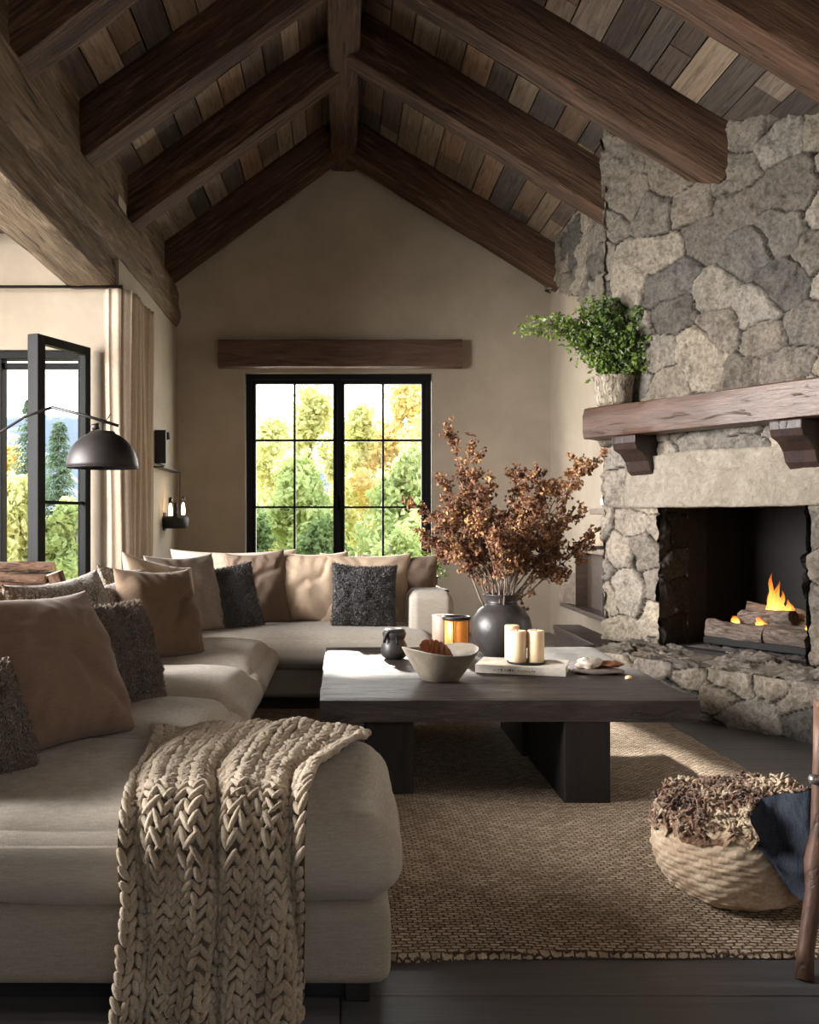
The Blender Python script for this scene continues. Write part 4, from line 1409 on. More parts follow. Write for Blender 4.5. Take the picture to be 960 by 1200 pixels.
tips = [(527, 500, .1), (553, 512, .0), (520, 560, -.15), (488, 592, .1), (492, 622, -.1), (500, 640, .15), (512, 605, -.2), (545, 565, .2), (575, 560, -.1), (602, 548, .1), (632, 552, -.2), (655, 560, .15), (678, 540, 0), (709, 527, -.05),
        (640, 590, -.25), (668, 598, .2), (690, 598, .05), (695, 625, -.1), (673, 650, .1), (655, 672, -.1), (530, 648, -.1), (560, 610, -.25), (590, 600, .3), (615, 590, -.3), (545, 600, .3), (580, 625, -.3), (625, 630, .25), (650, 625, .3), (605, 575, 0), (565, 585, .1), (535, 585, -.05), (640, 565, .1)]
tw = MB(); leafP = []
base = np.array([vx, vy, TZ + .20])
for (px, py, dd) in tips:
    d = vy + dd * 1.0
    tip = np.array([(px - CX) * d / F, d, H + (CY - py) * d / F])
    a0 = rs.uniform(0, 6.28); b0 = base + [.05 * math.cos(a0), .05 * math.sin(a0), 0]
    rim = np.array([vx, vy, TZ + .34]) + (tip - base) * np.array([.12, .12, 0]); 
    n = 9
    bow = rs.normal(size=3) * .035; bow[2] = abs(bow[2]) * .5
    pts = []
    for k in range(n):
        q = k / (n - 1)
        p_ = b0 * (1 - q) ** 2 + 2 * q * (1 - q) * (rim + (tip - rim) * .35 + [0, 0, .07]) + tip * q ** 2
        p_ = p_ + bow * math.sin(math.pi * q) + rs.normal(size=3) * .006 * (0 < k < n - 1)
        pts.append(p_)
    tw.tube([tuple(p) for p in pts], [.0055 * (1 - .75 * k / (n - 1)) for k in range(n)], 6)
    L = np.linalg.norm(tip - base)
    def seg(q):
        f = q * (n - 1); i = min(int(f), n - 2); return pts[i] * (1 - f + i) + pts[i + 1] * (f - i)
    for k in range(int(6 + L * 20)):
        q = rs.uniform(.34, .98); s0 = seg(q)
        dirn = (tip - base) / L * .6 + rs.normal(size=3) * .55; dirn /= np.linalg.norm(dirn)
        l = rs.uniform(.04, .13) * (1.15 - .6 * q)
        e_ = s0 + dirn * l
        tw.tube([tuple(s0), tuple((s0 + e_) / 2 + rs.normal(size=3) * .005), tuple(e_)], [.0024, .0018, .001], 4, False)
        for j in range(rs.randint(9, 17)):
            leafP.append(s0 + dirn * l * rs.uniform(.45, 1.1) + rs.normal(size=3) * .0125)
    for j in range(34):
        q = rs.uniform(.72, 1.0); leafP.append(seg(q) + rs.normal(size=3) * .015)
tw_o = tw.build('twigs', M_['twig'], br, True)
tw_o.location = (-vx, -vy, -(TZ + .29))
P = np.array(leafP); n = len(P)
a = rs.normal(size=(n, 3)); a /= np.linalg.norm(a, axis=1, keepdims=True)
b = np.cross(a, rs.normal(size=(n, 3))); b /= np.linalg.norm(b, axis=1, keepdims=True)
c = np.cross(a, b)
s = rs.uniform(.008, .0165, n)[:, None]
# folded, curled leaf : two quads sharing the midrib
V = np.stack([P - a * s, P - a * s * .1 + b * s * .8 + c * s * .5, P + a * s, P - a * s * .1 - b * s * .8 + c * s * .5, P + c * s * -.25], 1).reshape(-1, 3)
k = np.arange(n) * 5
Fq = np.concatenate([np.stack([k, k + 4, k + 1], 1), np.stack([k + 4, k + 2, k + 1], 1), np.stack([k, k + 3, k + 4], 1), np.stack([k + 4, k + 3, k + 2], 1)])
lf = mesh_obj('dried_leaves', V, Fq, M_['dried'], br, False); lf['kind'] = 'stuff'
lf.location = (-vx, -vy, -(TZ + .29))

# bowl
bx, by = at(515, 800, TZ)[:2]; by += .07; bx = (516 - CX) * by / F
bowl = thing('bowl', 'wide grey stoneware bowl with an uneven rim, front of the coffee table', 'bowl', (bx, by, TZ))
prof = [(0, 0), (.08, 0), (.088, .008), (.115, .045), (.148, .095), (.172, .135), (.175, .141), (.166, .139), (.14, .1), (.105, .05), (.07, .022), (0, .016)]
V0 = MB().lathe(prof, 48, wob=.02, seed=5)
V0.V = [(x, y, z + .012 * (z / .14) * math.sin(math.atan2(y, x) * 2 + .6) * (z > .05)) for x, y, z in V0.V]
V0.build('bowl_body', M_['greyglaze'], bowl, True)
M_['cone'] = plain('brown_pine_cone', S(136, 92, 68), .8, 0, .3, bump=(60, .8))
M_['moss'] = plain('pale_lichen', S(150, 142, 118), .95, bump=(90, 1))
def cone_obj(name, label, loc, rot, L, r, mat, seed, cat):
    mb = MB(); rs = random.Random(seed)
    mb.lathe([(0, 0), (r * .5, L * .08), (r * .8, L * .35), (r * .7, L * .65), (r * .3, L * .93), (0, L)], 14)
    for k in range(110):
        q = k / 110; a = k * 2.399
        rr = r * math.sin(math.pi * (q * .86 + .1)) ** .7
        z = L * q
        t = Vector((math.cos(a), math.sin(a), 0)); s = Vector((-math.sin(a), math.cos(a), 0)); u = Vector((0, 0, 1))
        c0 = t * rr * .7 + u * z; wd = r * .30; o_ = t * rr * 1.12 + u * (z + L * .05)
        mb.add([c0 - s * wd * .6, c0 + s * wd * .6, o_ + s * wd, o_ - s * wd, o_ + u * .004 + t * .003, c0 + u * .012], [(0, 1, 2, 3), (3, 2, 4), (5, 0, 3, 4), (1, 5, 4, 2)])
    o = mb.build(name, mat, None, False)
    o.location = loc; o.rotation_euler = rot
    return tag(o, label, cat)
cone_obj('pine_cone', 'reddish brown pine cone leaning in the stoneware bowl', (bx + .05, by - .03, TZ + .082), (R_(-20), R_(-62), R_(-10)), .16, .046, M_['cone'], 1, 'pine cone')
cone_obj('pine_cone', 'smaller brown cone lying low in the stoneware bowl', (bx - .03, by + .05, TZ + .07), (R_(60), R_(20), R_(30)), .10, .036, M_['cone'], 2, 'pine cone')
mb = MB(); rs = random.Random(4)
for k in range(90):
    a = rs.uniform(0, 6.28); r = rs.uniform(0, .085)
    p = Vector((r * math.cos(a), r * math.sin(a), .065 + rs.uniform(0, .022)))
    d = Vector((rs.uniform(-1, 1), rs.uniform(-1, 1), rs.uniform(.1, 1))).normalized() * .03
    mb.tube([p, p + d * .5 + Vector((0, 0, .006)), p + d], [.004, .004, .0015], 4)
o = mb.build('lichen_moss', M_['moss'], None, True); o.location = (bx, by, TZ - .01); tag(o, 'tuft of pale lichen filling the stoneware bowl', 'moss')

# dark lidded pot
px_, py_ = at(462, 773, TZ)[:2]; py_ += .04; px_ = (462 - CX) * py_ / F
pot = thing('clay_pot', 'small dark clay pot with a loop handle, left on the coffee table', 'pot', (px_, py_, TZ))
MB().lathe([(0, 0), (.045, 0), (.062, .015), (.068, .04), (.064, .07), (.053, .09), (.05, .1), (.056, .112), (.06, .13), (.053, .148), (.035, .156), (.02, .15), (0, .146)], 32, wob=.03, seed=8).build('pot_body', M_['ceramic'], pot, True)
MB().tube([(-.02 + .055 * math.cos(a) * .6, -.05, .085 + .06 * math.sin(a)) for a in np.linspace(-1.2, 2.2, 10) + .9], .008, 8).build('handle', M_['ceramic_in'], pot, True)

# candles
def wax(name, c, ss=.6):
    m = Mat(name); v = m.coord(); n = m.noise(v, 12, 3)
    m.color(m.ramp(n, [(.3, tuple(x * .92 for x in c[:3]) + (1,)), (.7, c)])); m.rough(.45, .4)
    m.b.inputs['Subsurface Weight'].default_value = ss; m.b.inputs['Subsurface Scale'].default_value = .02
    return m.m
M_['ivory'] = wax('ivory_wax', S(240, 212, 174), .3); M_['amber'] = wax('amber_wax', S(226, 140, 62)); M_['stonewax'] = wax('taupe_wax', S(160, 140, 124), .2)
M_['wick'] = plain('burnt_wick', S(20, 16, 14), .9)
def candle(label, x, y, z, r, h, mat, group=None, name='pillar_candle', wick=True):
    t = thing(name, label, 'candle', (x, y, z), 0, group)
    wx = MB().lathe([(0, 0), (r * .97, 0), (r, .004), (r, h - .006), (r * .95, h), (r * .8, h - .003), (r * .5, h - .009), (0, h - .011)], 32, wob=.01, seed=int(h * 999)).build('wax_body', mat, t, True)
    if wick: MB().tube([(0, 0, h - .012), (.001, 0, h), (.003, 0, h + .006)], .0016, 6).build('wick', M_['wick'], wx, True)
    return t
bkx, bky = at(613, 786, TZ)[:2]
BH = .04
# book
bk = thing('book', 'thick cream-covered book lying under the two ivory candles', 'book', (bkx, bky, TZ), R_(-17))
M_['cover'] = plain('cream_book_cover', S(214, 204, 190), .6); M_['pages'] = plain('book_pages', S(206, 196, 178), .9); M_['ink'] = plain('grey_print', S(96, 84, 74), .8)
mb = MB().box(-.205, .205, -.13, .13, .001, .0055).box(-.205, .205, -.13, .13, BH - .0045, BH).box(-.205, .205, -.133, -.128, .001, BH)
mb.build('cover', M_['cover'], bk, bevel=.0015)
MB().box(-.198, .198, -.128, .122, .005, BH - .004).build('pages', M_['pages'], bk)
mb = MB(); rs = random.Random(9); xx = -.12
for k in range(17):      # illegible title on the spine, as in the photograph
    wl = rs.uniform(.004, .008); hh = rs.uniform(.006, .010)
    if k in (4, 9): xx += .008
    mb.box(xx, xx + .0018, -.1338, -.1328, .015, .015 + hh); mb.box(xx, xx + wl, -.1338, -.1328, .015 + (hh - .0016) * rs.choice((0, .5, 1)), .0166 + (hh - .0016) * rs.choice((0, .5, 1)) + .001)
    xx += wl + .004
mb.build('spine_lettering', M_['ink'], bk)
tr_ = MB().lathe([(0, 0), (.085, 0), (.092, .008), (.088, .010), (.08, .005), (0, .004)], 32).build('candle_tray', M_['blackmetal'], None, True)
tr_.location = (bkx + .012, bky - .02, TZ + BH); tag(tr_, 'small black metal dish under the two ivory candles', 'tray')
candle('left ivory pillar candle on the book', bkx - .030, bky - .02, TZ + BH + .005, .042, .148, M_['ivory'], 'ivory candles on the book')
candle('right ivory pillar candle on the book', bkx + .056, bky - .025, TZ + BH + .005, .039, .15, M_['ivory'], 'ivory candles on the book')
candle('taller ivory candle just behind the left one on the book', bkx - .042, bky + .055, TZ + BH + .005, .034, .165, M_['ivory'], 'ivory candles on the book', wick=False)
# amber lantern candle
cx_, cy_ = at(534, 770, TZ)[:2]; cy_ += .06; cx_ = (535 - CX) * cy_ / F
lan = thing('candle_lantern', 'amber candle lantern with black rim beside the bowl', 'lantern', (cx_, cy_, TZ))
MB().lathe([(0, 0), (.069, 0), (.069, .012), (0, .012)], 32).build('base_plate', M_['blackmetal'], lan, True)
MB().lathe([(.064, .19), (.073, .19), (.074, .197), (.073, .207), (.064, .207), (.064, .19)], 32).build('top_rim', M_['blackmetal'], lan, True)
for a in (2.7, .25, -1.9+6.28, 1.5): MB().tube([(.069 * math.cos(a), .069 * math.sin(a), .01), (.069 * math.cos(a), .069 * math.sin(a), .195)], .003, 6).build('side_rod', M_['blackmetal'], lan, True)
m = Mat('glowing_amber_wax'); n = m.noise(m.coord(), 14, 3)
m.color(m.ramp(n, [(.3, S(205, 120, 50)), (.7, S(232, 160, 84))])); m.rough(.3, .4); m.b.inputs['Emission Color'].default_value = S(232, 140, 60); m.b.inputs['Emission Strength'].default_value = .28
MB().lathe([(0, .012), (.062, .012), (.063, .016), (.063, .180), (.058, .186), (.03, .178), (0, .176)], 32).build('amber_candle', m.m, lan, True)
c2 = (.98 * (521 - CX) * 5.12 / F, 5.12)
candle('tall taupe pillar candle behind the amber lantern', (521 - CX) * 5.15 / F, 5.15, TZ, .066, .20, M_['stonewax'], None)
# small glass at the foot of the vase
M_['clear'] = glass_pane('clear_drinking_glass', (.9, .92, .92, 1))
# stones at right of the table
def pebble(name, label, loc, sx, sy, sz, mat, seed, cat, amp=.22, rz=0, group=None):
    th, ph = np.meshgrid(np.linspace(0, math.pi, 14), np.linspace(0, 2 * math.pi, 25)[:-1], indexing='ij')
    Dv = np.stack([np.sin(th) * np.cos(ph), np.sin(th) * np.sin(ph), np.cos(th)], -1)
    r = 1 + amp * fbm(Dv * 1.6 + seed, seed, 3)
    P = Dv * r[..., None] * np.array([sx, sy, sz]); P[..., 2] = np.maximum(P[..., 2], -sz * .8) + sz * .8
    Fc = grid_faces(24, 14, wrap_u=True)
    o = mesh_obj(name, P.transpose(1, 0, 2).reshape(-1, 3), Fc[:, ::-1], mat, None, True)
    o.location = loc; o.rotation_euler[2] = rz
    return tag(o, label, cat, group)
M_['slate'] = plain('polished_grey_agate', S(104, 92, 86), .25, 0, .6, bump=(10, .3)); M_['bone'] = plain('pale_mineral', S(182, 168, 154), .35, 0, .5, bump=(20, .5))
q = at(703, 790, TZ)
pebble('mineral_slab', 'flat grey agate slab at the right end of the coffee table', (q[0], q[1] + .03, TZ), .125, .07, .014, M_['slate'], 5, 'stone', .16)
pebble('mineral_stone', 'pale faceted stone on the agate slab', (q[0] - .04, q[1] + .04, TZ + .022), .06, .045, .028, M_['bone'], 6, 'stone', .3)
pebble('mineral_stone', 'brown stone resting on the right of the agate slab', (q[0] + .05, q[1] + .06, TZ + .022), .07, .04, .018, M_['cone'], 8, 'stone', .25)
q = at(737, 796, TZ)
pebble('pebble', 'tiny white pebble beside the agate slab', (q[0], q[1], TZ), .016, .012, .009, M_['ivory'], 7, 'pebble')

# ================================================================ basket with throw
bk_x, bk_y = 1.175, 2.86
bas = thing('woven_basket', 'round pale woven floor basket on the rug at right', 'basket', (bk_x, bk_y, .018))
def basket_mat():
    m = Mat('pale_woven_seagrass')
    v = m.coord()
    n = m.noise(v, 14, 4); n2 = m.noise(v, 90, 3)
    m.color(m.mix(.7, m.ramp(n, [(.3, S(166, 142, 118)), (.7, S(206, 186, 162))]), m.ramp(n2, [(.3, (.75, .74, .72, 1)), (.7, (1.2, 1.2, 1.18, 1))]), 'MULTIPLY'))
    m.rough(.9, .15); m.bump(n2, .5, .006)
    return m.m
M_['seagrass'] = basket_mat()
nA, nZ = 220, 90
Ag, Zg = np.meshgrid(np.linspace(0, 2 * math.pi, nA + 1)[:-1], np.linspace(0, 1, nZ), indexing='ij')
rp_ = np.interp(Zg, [0, .03, .12, .3, .55, .78, .93, 1], [.10, .15, .185, .212, .227, .226, .212, .198])
row = Zg * 14
wv = np.abs(np.sin(row * math.pi)) ** .6
cellp = np.sin(Ag * 22 + (np.floor(row) % 2) * math.pi + .5 * fbm(np.stack([Ag * 2, Zg * 3, Zg * 0], -1), 2, 2))
rp_ = rp_ + .006 * wv * (.55 + .45 * cellp) + .006 * fbm(np.stack([np.cos(Ag) * 2, np.sin(Ag) * 2, Zg * 2], -1), 3, 3)
zz = Zg * .255 + .006 * fbm(np.stack([np.cos(Ag) * 3, np.sin(Ag) * 3, Zg * 4], -1), 5, 2)
P = np.stack([rp_ * np.cos(Ag), rp_ * np.sin(Ag) * 1.0, zz], -1)
mesh_obj('basket_body', P.reshape(-1, 3), grid_faces(nA, nZ, wrap_u=True), M_['seagrass'], bas, True)
MB().lathe([(0, 0), (.10, 0.0), (.10, .01), (0, .012)], 32).build('basket_floor', M_['seagrass'], bas, True)
# shaggy throw stuffed on top
def fur_mat(name, c1, c2, c3):
    m = Mat(name); v = m.coord(); n = m.noise(v, 7, 4); n2 = m.noise(v, 70, 3)
    m.color(m.mix(.6, m.ramp(n, [(.36, c1), (.5, c2), (.62, c3)]), m.ramp(n2, [(.3, (.6, .6, .6, 1)), (.7, (1.3, 1.3, 1.3, 1))]), 'MULTIPLY'))
    m.rough(.95, .1); m.b.inputs['Sheen Weight'].default_value = .4; m.bump(n2, .9, .015)
    return m.m
M_['fur'] = fur_mat('brown_and_cream_shearling', S(66, 44, 32), S(120, 88, 66), S(204, 182, 152))
nA, nR_ = 120, 50
Ag, Rg = np.meshgrid(np.linspace(0, 2 * math.pi, nA + 1)[:-1], np.linspace(0, 1, nR_), indexing='ij')
edge = 1 + .06 * fbm(np.stack([np.cos(Ag) * 2.5, np.sin(Ag) * 2.5, Ag * 0], -1), 61, 3)
rr = Rg * .238 * edge
xx, yy = rr * np.cos(Ag), rr * np.sin(Ag)
rid = np.abs(fbm(np.stack([xx * 7 + 3, yy * 16, xx * 0], -1), 62, 4))
z_ = .280 + .033 * (1 - Rg ** 2) + .045 * rid - .05 * np.clip((Rg - .82) / .18, 0, 1) ** 1.5 + .02 * np.clip(xx / .2, -1, 1)
fur = mesh_obj('shearling_throw', np.stack([xx, yy, z_], -1).reshape(-1, 3), grid_faces(nA, nR_, wrap_u=True)[:, ::-1], M_['fur'], None, True)
fur.location = (bk_x, bk_y, .0)
tag(fur, 'brown and cream shaggy shearling bundled on top of the woven basket', 'blanket')
# woolly curls
rs = np.random.RandomState(3)
mb = MB()
for k in range(1700):
    a = rs.uniform(0, 6.283); r = math.sqrt(rs.uniform(0, 1)) * .235
    i = int(a / 6.2832 * nA) % nA; j = min(nR_ - 1, int(r / .238 * (nR_ - 1)))
    p = np.array([xx[i, j], yy[i, j], z_[i, j]]); o3 = rs.normal(size=3); o3[2] = abs(o3[2]); o3 /= np.linalg.norm(o3)
    s3 = np.cross(o3, rs.normal(size=3)); s3 /= np.linalg.norm(s3); L = rs.uniform(.008, .02)
    mb.tube([tuple(p), tuple(p + o3 * L), tuple(p + o3 * L * .8 + s3 * L), tuple(p + o3 * L * .1 + s3 * L * 1.1)], [.0042, .0045, .004, .002], 5, False)
cu = mb.build('wool_curls', M_['fur'], fur, True); cu['kind'] = 'stuff'

# ================================================================ chair at the right edge with blue cloth
M_['chairwood'] = wood('worn_brown_chair_wood', S(48, 32, 25), S(92, 66, 54), S(128, 98, 82), grain=(8, 8, 2), rough=.45, bump=.4)
ch = thing('rustic_chair', 'worn brown wooden chair cut by the right frame edge', 'chair', (1.42, 2.65, 0))
def legc(pts, rad): return MB().tube([(x - 1.42, y - 2.65, z) for x, y, z in pts], rad, 12).build('leg', M_['chairwood'], ch, True)
legc([(1.146, 2.36, .0), (1.158, 2.38, .06), (1.19, 2.40, .2), (1.205, 2.42, .27), (1.212, 2.42, .34), (1.222, 2.43, .52), (1.228, 2.44, .66)], [.022, .020, .021, .029, .021, .019, .018])
legc([(1.78, 2.40, .0), (1.76, 2.42, .2), (1.75, 2.43, .5), (1.74, 2.44, .66)], [.02, .022, .02, .018])
legc([(1.52, 2.96, .0), (1.53, 2.95, .3), (1.53, 2.94, .38)], [.02, .022, .02])
legc([(1.90, 2.93, .0), (1.89, 2.91, .3), (1.88, 2.9, .38)], [.02, .022, .02])
mb = MB().prism([(1.22 - 1.42, 2.43 - 2.65), (1.74 - 1.42, 2.43 - 2.65), (1.90 - 1.42, 2.95 - 2.65), (1.51 - 1.42, 2.97 - 2.65)], 'z', .37, .40)
mb.build('seat', M_['chairwood'], ch, bevel=.01)
for (a, b) in (((1.195, 2.42, .30), (1.755, 2.43, .30)), ((1.22, 2.44, .27), (1.525, 2.95, .27))):
    MB().tube([(a[0] - 1.42, a[1] - 2.65, a[2]), (b[0] - 1.42, b[1] - 2.65, b[2])], .012, 8).build('stretcher', M_['chairwood'], ch, True)
MB().tube([(-.205, -.21, .66), (.05, -.22, .68), (.33, -.21, .66)], [.018, .02, .018], 10).build('back_rail', M_['chairwood'], ch, True)
MB().lathe([(0, -.014), (.012, -.01), (.015, 0), (.012, .01), (0, .014)], 14, c=(-.222, -.235, .48)).build('ring_knob', plain('worn_pale_metal', S(150, 146, 140), .3, .8), ch, True)
def denim():
    m = Mat('dark_blue_linen'); v = m.coord(); n = m.noise(v, 5, 3)
    a_ = m.noise(m.coord(scale=(500, 30, 30)), 1, 2); b_ = m.noise(m.coord(scale=(30, 500, 500)), 1, 2)
    f = m.math('MULTIPLY', m.math('ADD', a_, b_), .5)
    m.color(m.ramp(f, [(.35, S(34, 38, 46)), (.65, S(66, 72, 82))])); m.rough(.9, .15); m.bump(m.math('ADD', f, n), .4, .006)
    return m.m
nu, nv = 60, 60
A, B = np.meshgrid(np.linspace(0, 1, nu), np.linspace(0, 1, nv), indexing='ij')
YC = 2.60
topz = np.interp(A, [0, .2, .5, 1], [.345, .378, .42, .45]); botz = np.interp(A, [0, .12, .3, .7, 1], [.20, .12, .075, .085, .16])
x_ = 1.105 + A * .42 + .07 * B ** 2 * (1 - A) + .012 * fbm(np.stack([B * 3, A * 0, A * 0], -1), 7, 2)
z0_ = topz + (botz - topz) * B
fold = fbm(np.stack([A * 4 + B * 1.5, B * 1.2, A * 0], -1), 31, 3)
y_ = YC - .045 * np.sin(np.pi * np.clip(B * 1.1, 0, 1)) - .03 * fold - .02 * np.cos(A * 16 + B * 2)
F_ = np.stack([x_, y_, z0_], -1)
Bk = np.stack([x_, y_ + .10 * (1 - (2 * B - 1) ** 2) * np.clip(A * 3, 0, 1) + .004, z0_], -1)
V, Fc, _ = join_np([(F_.reshape(-1, 3), grid_faces(nu, nv)), (Bk.reshape(-1, 3), grid_faces(nu, nv, flip=True))])
cl = mesh_obj('draped_cloth', V, Fc, denim(), None, True); tag(cl, 'dark blue linen cloth hanging from the chair seat beside the basket', 'cloth')

# ================================================================ floor lamp (arc)
lx, ly = (120 - CX) * 5.6 / F, 5.6
lz0, lz1 = H + (CY - 548) * 5.6 / F, H + (CY - 505) * 5.6 / F
lamp_t = thing('arc_floor_lamp', 'black arc floor lamp with a wide dome shade in front of the open window', 'lamp', (-2.35, 5.55, 0))
def L_(x, y, z): return (x + 2.35, y - 5.55, z)
R0 = .208; hh = lz1 - lz0
prof = [(R0 * math.cos(a), hh * math.sin(a)) for a in np.linspace(0, math.pi / 2 - .38, 12)] + [(R0 * .33, hh * .985), (.02, hh * .99), (0, hh * .99)]
prof_in = [(r - .004 if r > .01 else 0, z - .004) for r, z in prof[::-1]]
MB().lathe([(r, z) for r, z in prof] + prof_in + [prof[0]], 48, c=L_(lx, ly, lz0)).build('lamp_shade', M_['blackmetal'], lamp_t, True)
apex = (lx - .33 + .04, ly, H + (CY - 477) * 5.6 / F)
armpts = [(-2.35, 5.55, 1.28), ((-50 - CX) * 5.6 / F, 5.56, H + (CY - 531) * 5.6 / F), ((0 - CX) * 5.6 / F, 5.58, H + (CY - 508) * 5.6 / F), ((30 - CX) * 5.6 / F, 5.6, H + (CY - 488) * 5.6 / F), ((62 - CX) * 5.6 / F, 5.6, H + (CY - 477) * 5.6 / F)]
MB().tube([L_(*p) for p in armpts], .0085, 8).build('arm', M_['blackmetal'], lamp_t, True)
a2 = [((60 - CX) * 5.6 / F, 5.6, H + (CY - 477) * 5.6 / F), ((100 - CX) * 5.6 / F, 5.6, H + (CY - 487) * 5.6 / F), ((139 - CX) * 5.6 / F, 5.6, H + (CY - 499) * 5.6 / F)]
MB().tube([L_(*p) for p in a2], .009, 8).build('upper_arm', M_['blackmetal'], lamp_t, True)
mb = MB().tube([L_(lx, ly, lz1 - .005), L_(lx, ly, lz1 + .05)], .006, 8).tube([L_(lx - .06, ly, lz1 + .02), L_(lx - .02, ly, lz1 + .03)], .02, 8).tube([L_(lx + .02, ly, lz1 + .06), L_(lx + .05, ly, lz1 + .10)], .003, 6)
mb.build('joint', M_['blackmetal'], lamp_t, True)
MB().tube([L_(-2.35, 5.55, 0.02), L_(-2.35, 5.55, 1.30)], .016, 12).build('pole', M_['blackmetal'], lamp_t, True)
MB().lathe([(0, 0), (.17, 0), (.17, .02), (.16, .026), (0, .028)], 40).build('base', M_['blackmetal'], lamp_t, True)

# ================================================================ log stack by the left window
con = thing('console_table', 'low console table behind the sofa carrying the stacked logs', 'table', (-2.13, 6.35, 0))
MB().box(-.62, .62, -.2, .2, .60, .64).build('table_top', M_['shelfwood'], con, bevel=.006)
for sx_ in (-.56, .56):
    for sy2 in (-.15, .15): MB().box(sx_ - .025, sx_ + .025, sy2 - .025, sy2 + .025, 0, .60).build('leg', M_['shelfwood'], con, bevel=.004)
def log_mat(name, a, b, c): return wood(name, a, b, c, grain=(7, 34, 34), rough=.85, bump=1, bdist=.03, spec=.15)
M_['barklog'] = log_mat('split_log_bark', S(34, 24, 19), S(84, 62, 50), S(138, 108, 88)); M_['cutwood'] = plain('cut_wood_end', S(176, 140, 110), .85, bump=(40, .6))
M_['ashlog'] = log_mat('ash_covered_log', S(44, 36, 32), S(116, 100, 90), S(178, 164, 152))
def log(label, loc, L, r, rot, mat, seed, group, sides=14, amp=.14, end=None):
    t = thing('log', label, 'log', loc, 0, group); t.rotation_euler = rot
    xs = np.linspace(0, 1, 26); an = np.linspace(0, 2 * math.pi, sides * 2 + 1)[:-1]
    Xg, Ag = np.meshgrid(xs, an, indexing='ij')
    rr = r * (1 + amp * fbm(np.stack([Xg * 3 * L / .4 + seed, np.cos(Ag) * 1.3, np.sin(Ag) * 1.3], -1), seed, 4))
    bend = .03 * L * np.sin(Xg * 3.1 + seed)
    P = np.stack([(Xg - .5) * L, rr * np.cos(Ag) + bend, rr * np.sin(Ag) + bend * .5], -1)
    n = len(an); V = P.reshape(-1, 3)
    Fc = [(i * n + k, i * n + (k + 1) % n, (i + 1) * n + (k + 1) % n, (i + 1) * n + k) for i in range(25) for k in range(n)]
    Fc = [f[::-1] for f in Fc]
    mesh_obj('bark', V, Fc, mat, t, True)
    E = []
    for i, sg in ((0, 1), (25, -1)):
        ring = V[i * n:(i + 1) * n]; MB().add([tuple(v) for v in ring], [tuple(range(n))[::sg]]).build('cut_end', end or M_['cutwood'], t, False)
    return t
g = 'logs stacked behind the sofa'
rs = random.Random(5)
rows = [(.677, 4), (.728, 3), (.778, 3), (.826, 2)]
words_ = {0: 'bottom', 1: 'second', 2: 'third', 3: 'top'}
posw = ['nearest the camera', 'in the middle', 'towards the window', 'right against the window side']
for ri, (z, n) in enumerate(rows):
    for k in range(n):
        log('split log in the %s row of the window stack, %s' % (words_[ri], posw[k]), (-2.12 + rs.uniform(-.03, .03) - .19, 6.22 + k * .075 + (ri % 2) * .03, z), rs.uniform(.78, .92), .030, (0, R_(rs.uniform(-2, 2)), R_(rs.uniform(-4, 4))), M_['barklog'], ri * 10 + k, g)
log('short split log standing at the right end of the stack', (-1.84, 6.24, .72), .17, .05, (0, R_(70), R_(20)), M_['barklog'], 77, g)

# ================================================================ curtain and rod
def curtain_mat():
    m = Mat('heavy_linen_curtain'); v = m.coord(scale=(300, 300, 30)); n = m.noise(v, 1, 2); n0 = m.noise(m.coord(), 3, 3)
    m.color(m.mix(.5, m.ramp(n, [(.35, S(168, 150, 130)), (.65, S(200, 184, 164))]), m.ramp(n0, [(.3, S(170, 152, 134)), (.7, S(196, 180, 160))])))
    m.rough(.9, .15); m.bump(n, .3, .004)
    return m.m
nu, nv = 360, 50
A, B = np.meshgrid(np.linspace(0, 1, nu), np.linspace(0, 1, nv), indexing='ij')
path = np.array([(-1.755, 7.13), (-1.69, 7.09), (-1.60, 7.12), (-1.585, 7.3), (-1.58, 7.95)])
dl_ = np.concatenate([[0], np.cumsum(np.linalg.norm(np.diff(path, axis=0), axis=1))]); dl_ /= dl_[-1]
cxp = np.interp(A, dl_, path[:, 0]); cyp = np.interp(A, dl_, path[:, 1])
wv = np.sin(A * 2 * math.pi * 10 + .8 * np.sin(A * 9) + .25 * np.sin(B * 5)) * (.034 + .012 * (1 - B)) 
x_ = cxp + wv * np.clip(A * 6, .25, 1) + .012 * np.sin(B * 4 + A * 11); y_ = cyp + .006 * np.sin(A * 160)
z_ = .02 + B * (2.865 - .02)
o = mesh_obj('curtain', np.stack([x_, y_, z_], -1).reshape(-1, 3), grid_faces(nu, nv), curtain_mat(), None, True)
sd = o.modifiers.new('thick', 'SOLIDIFY'); sd.thickness = .004
tag(o, 'floor-length pleated beige linen curtain drawn back at the arcade corner', 'curtain')
rod = thing('curtain_rail', 'thin black curtain rail running across the left bay wall', 'rail', (-3, 7.1, 2.88))
MB().tube([(-1.6, 0, 0), (1.38, 0, 0)], .011, 10).build('rail_bar', M_['blackmetal'], rod, True)
MB().box(.02, .05, -.01, .1, -.05, .01).build('bracket', M_['blackmetal'], rod)
MB().tube([(1.36, 0, -.002), (1.36, .9, -.002)], .009, 10).build('return_bar', M_['blackmetal'], rod, True)

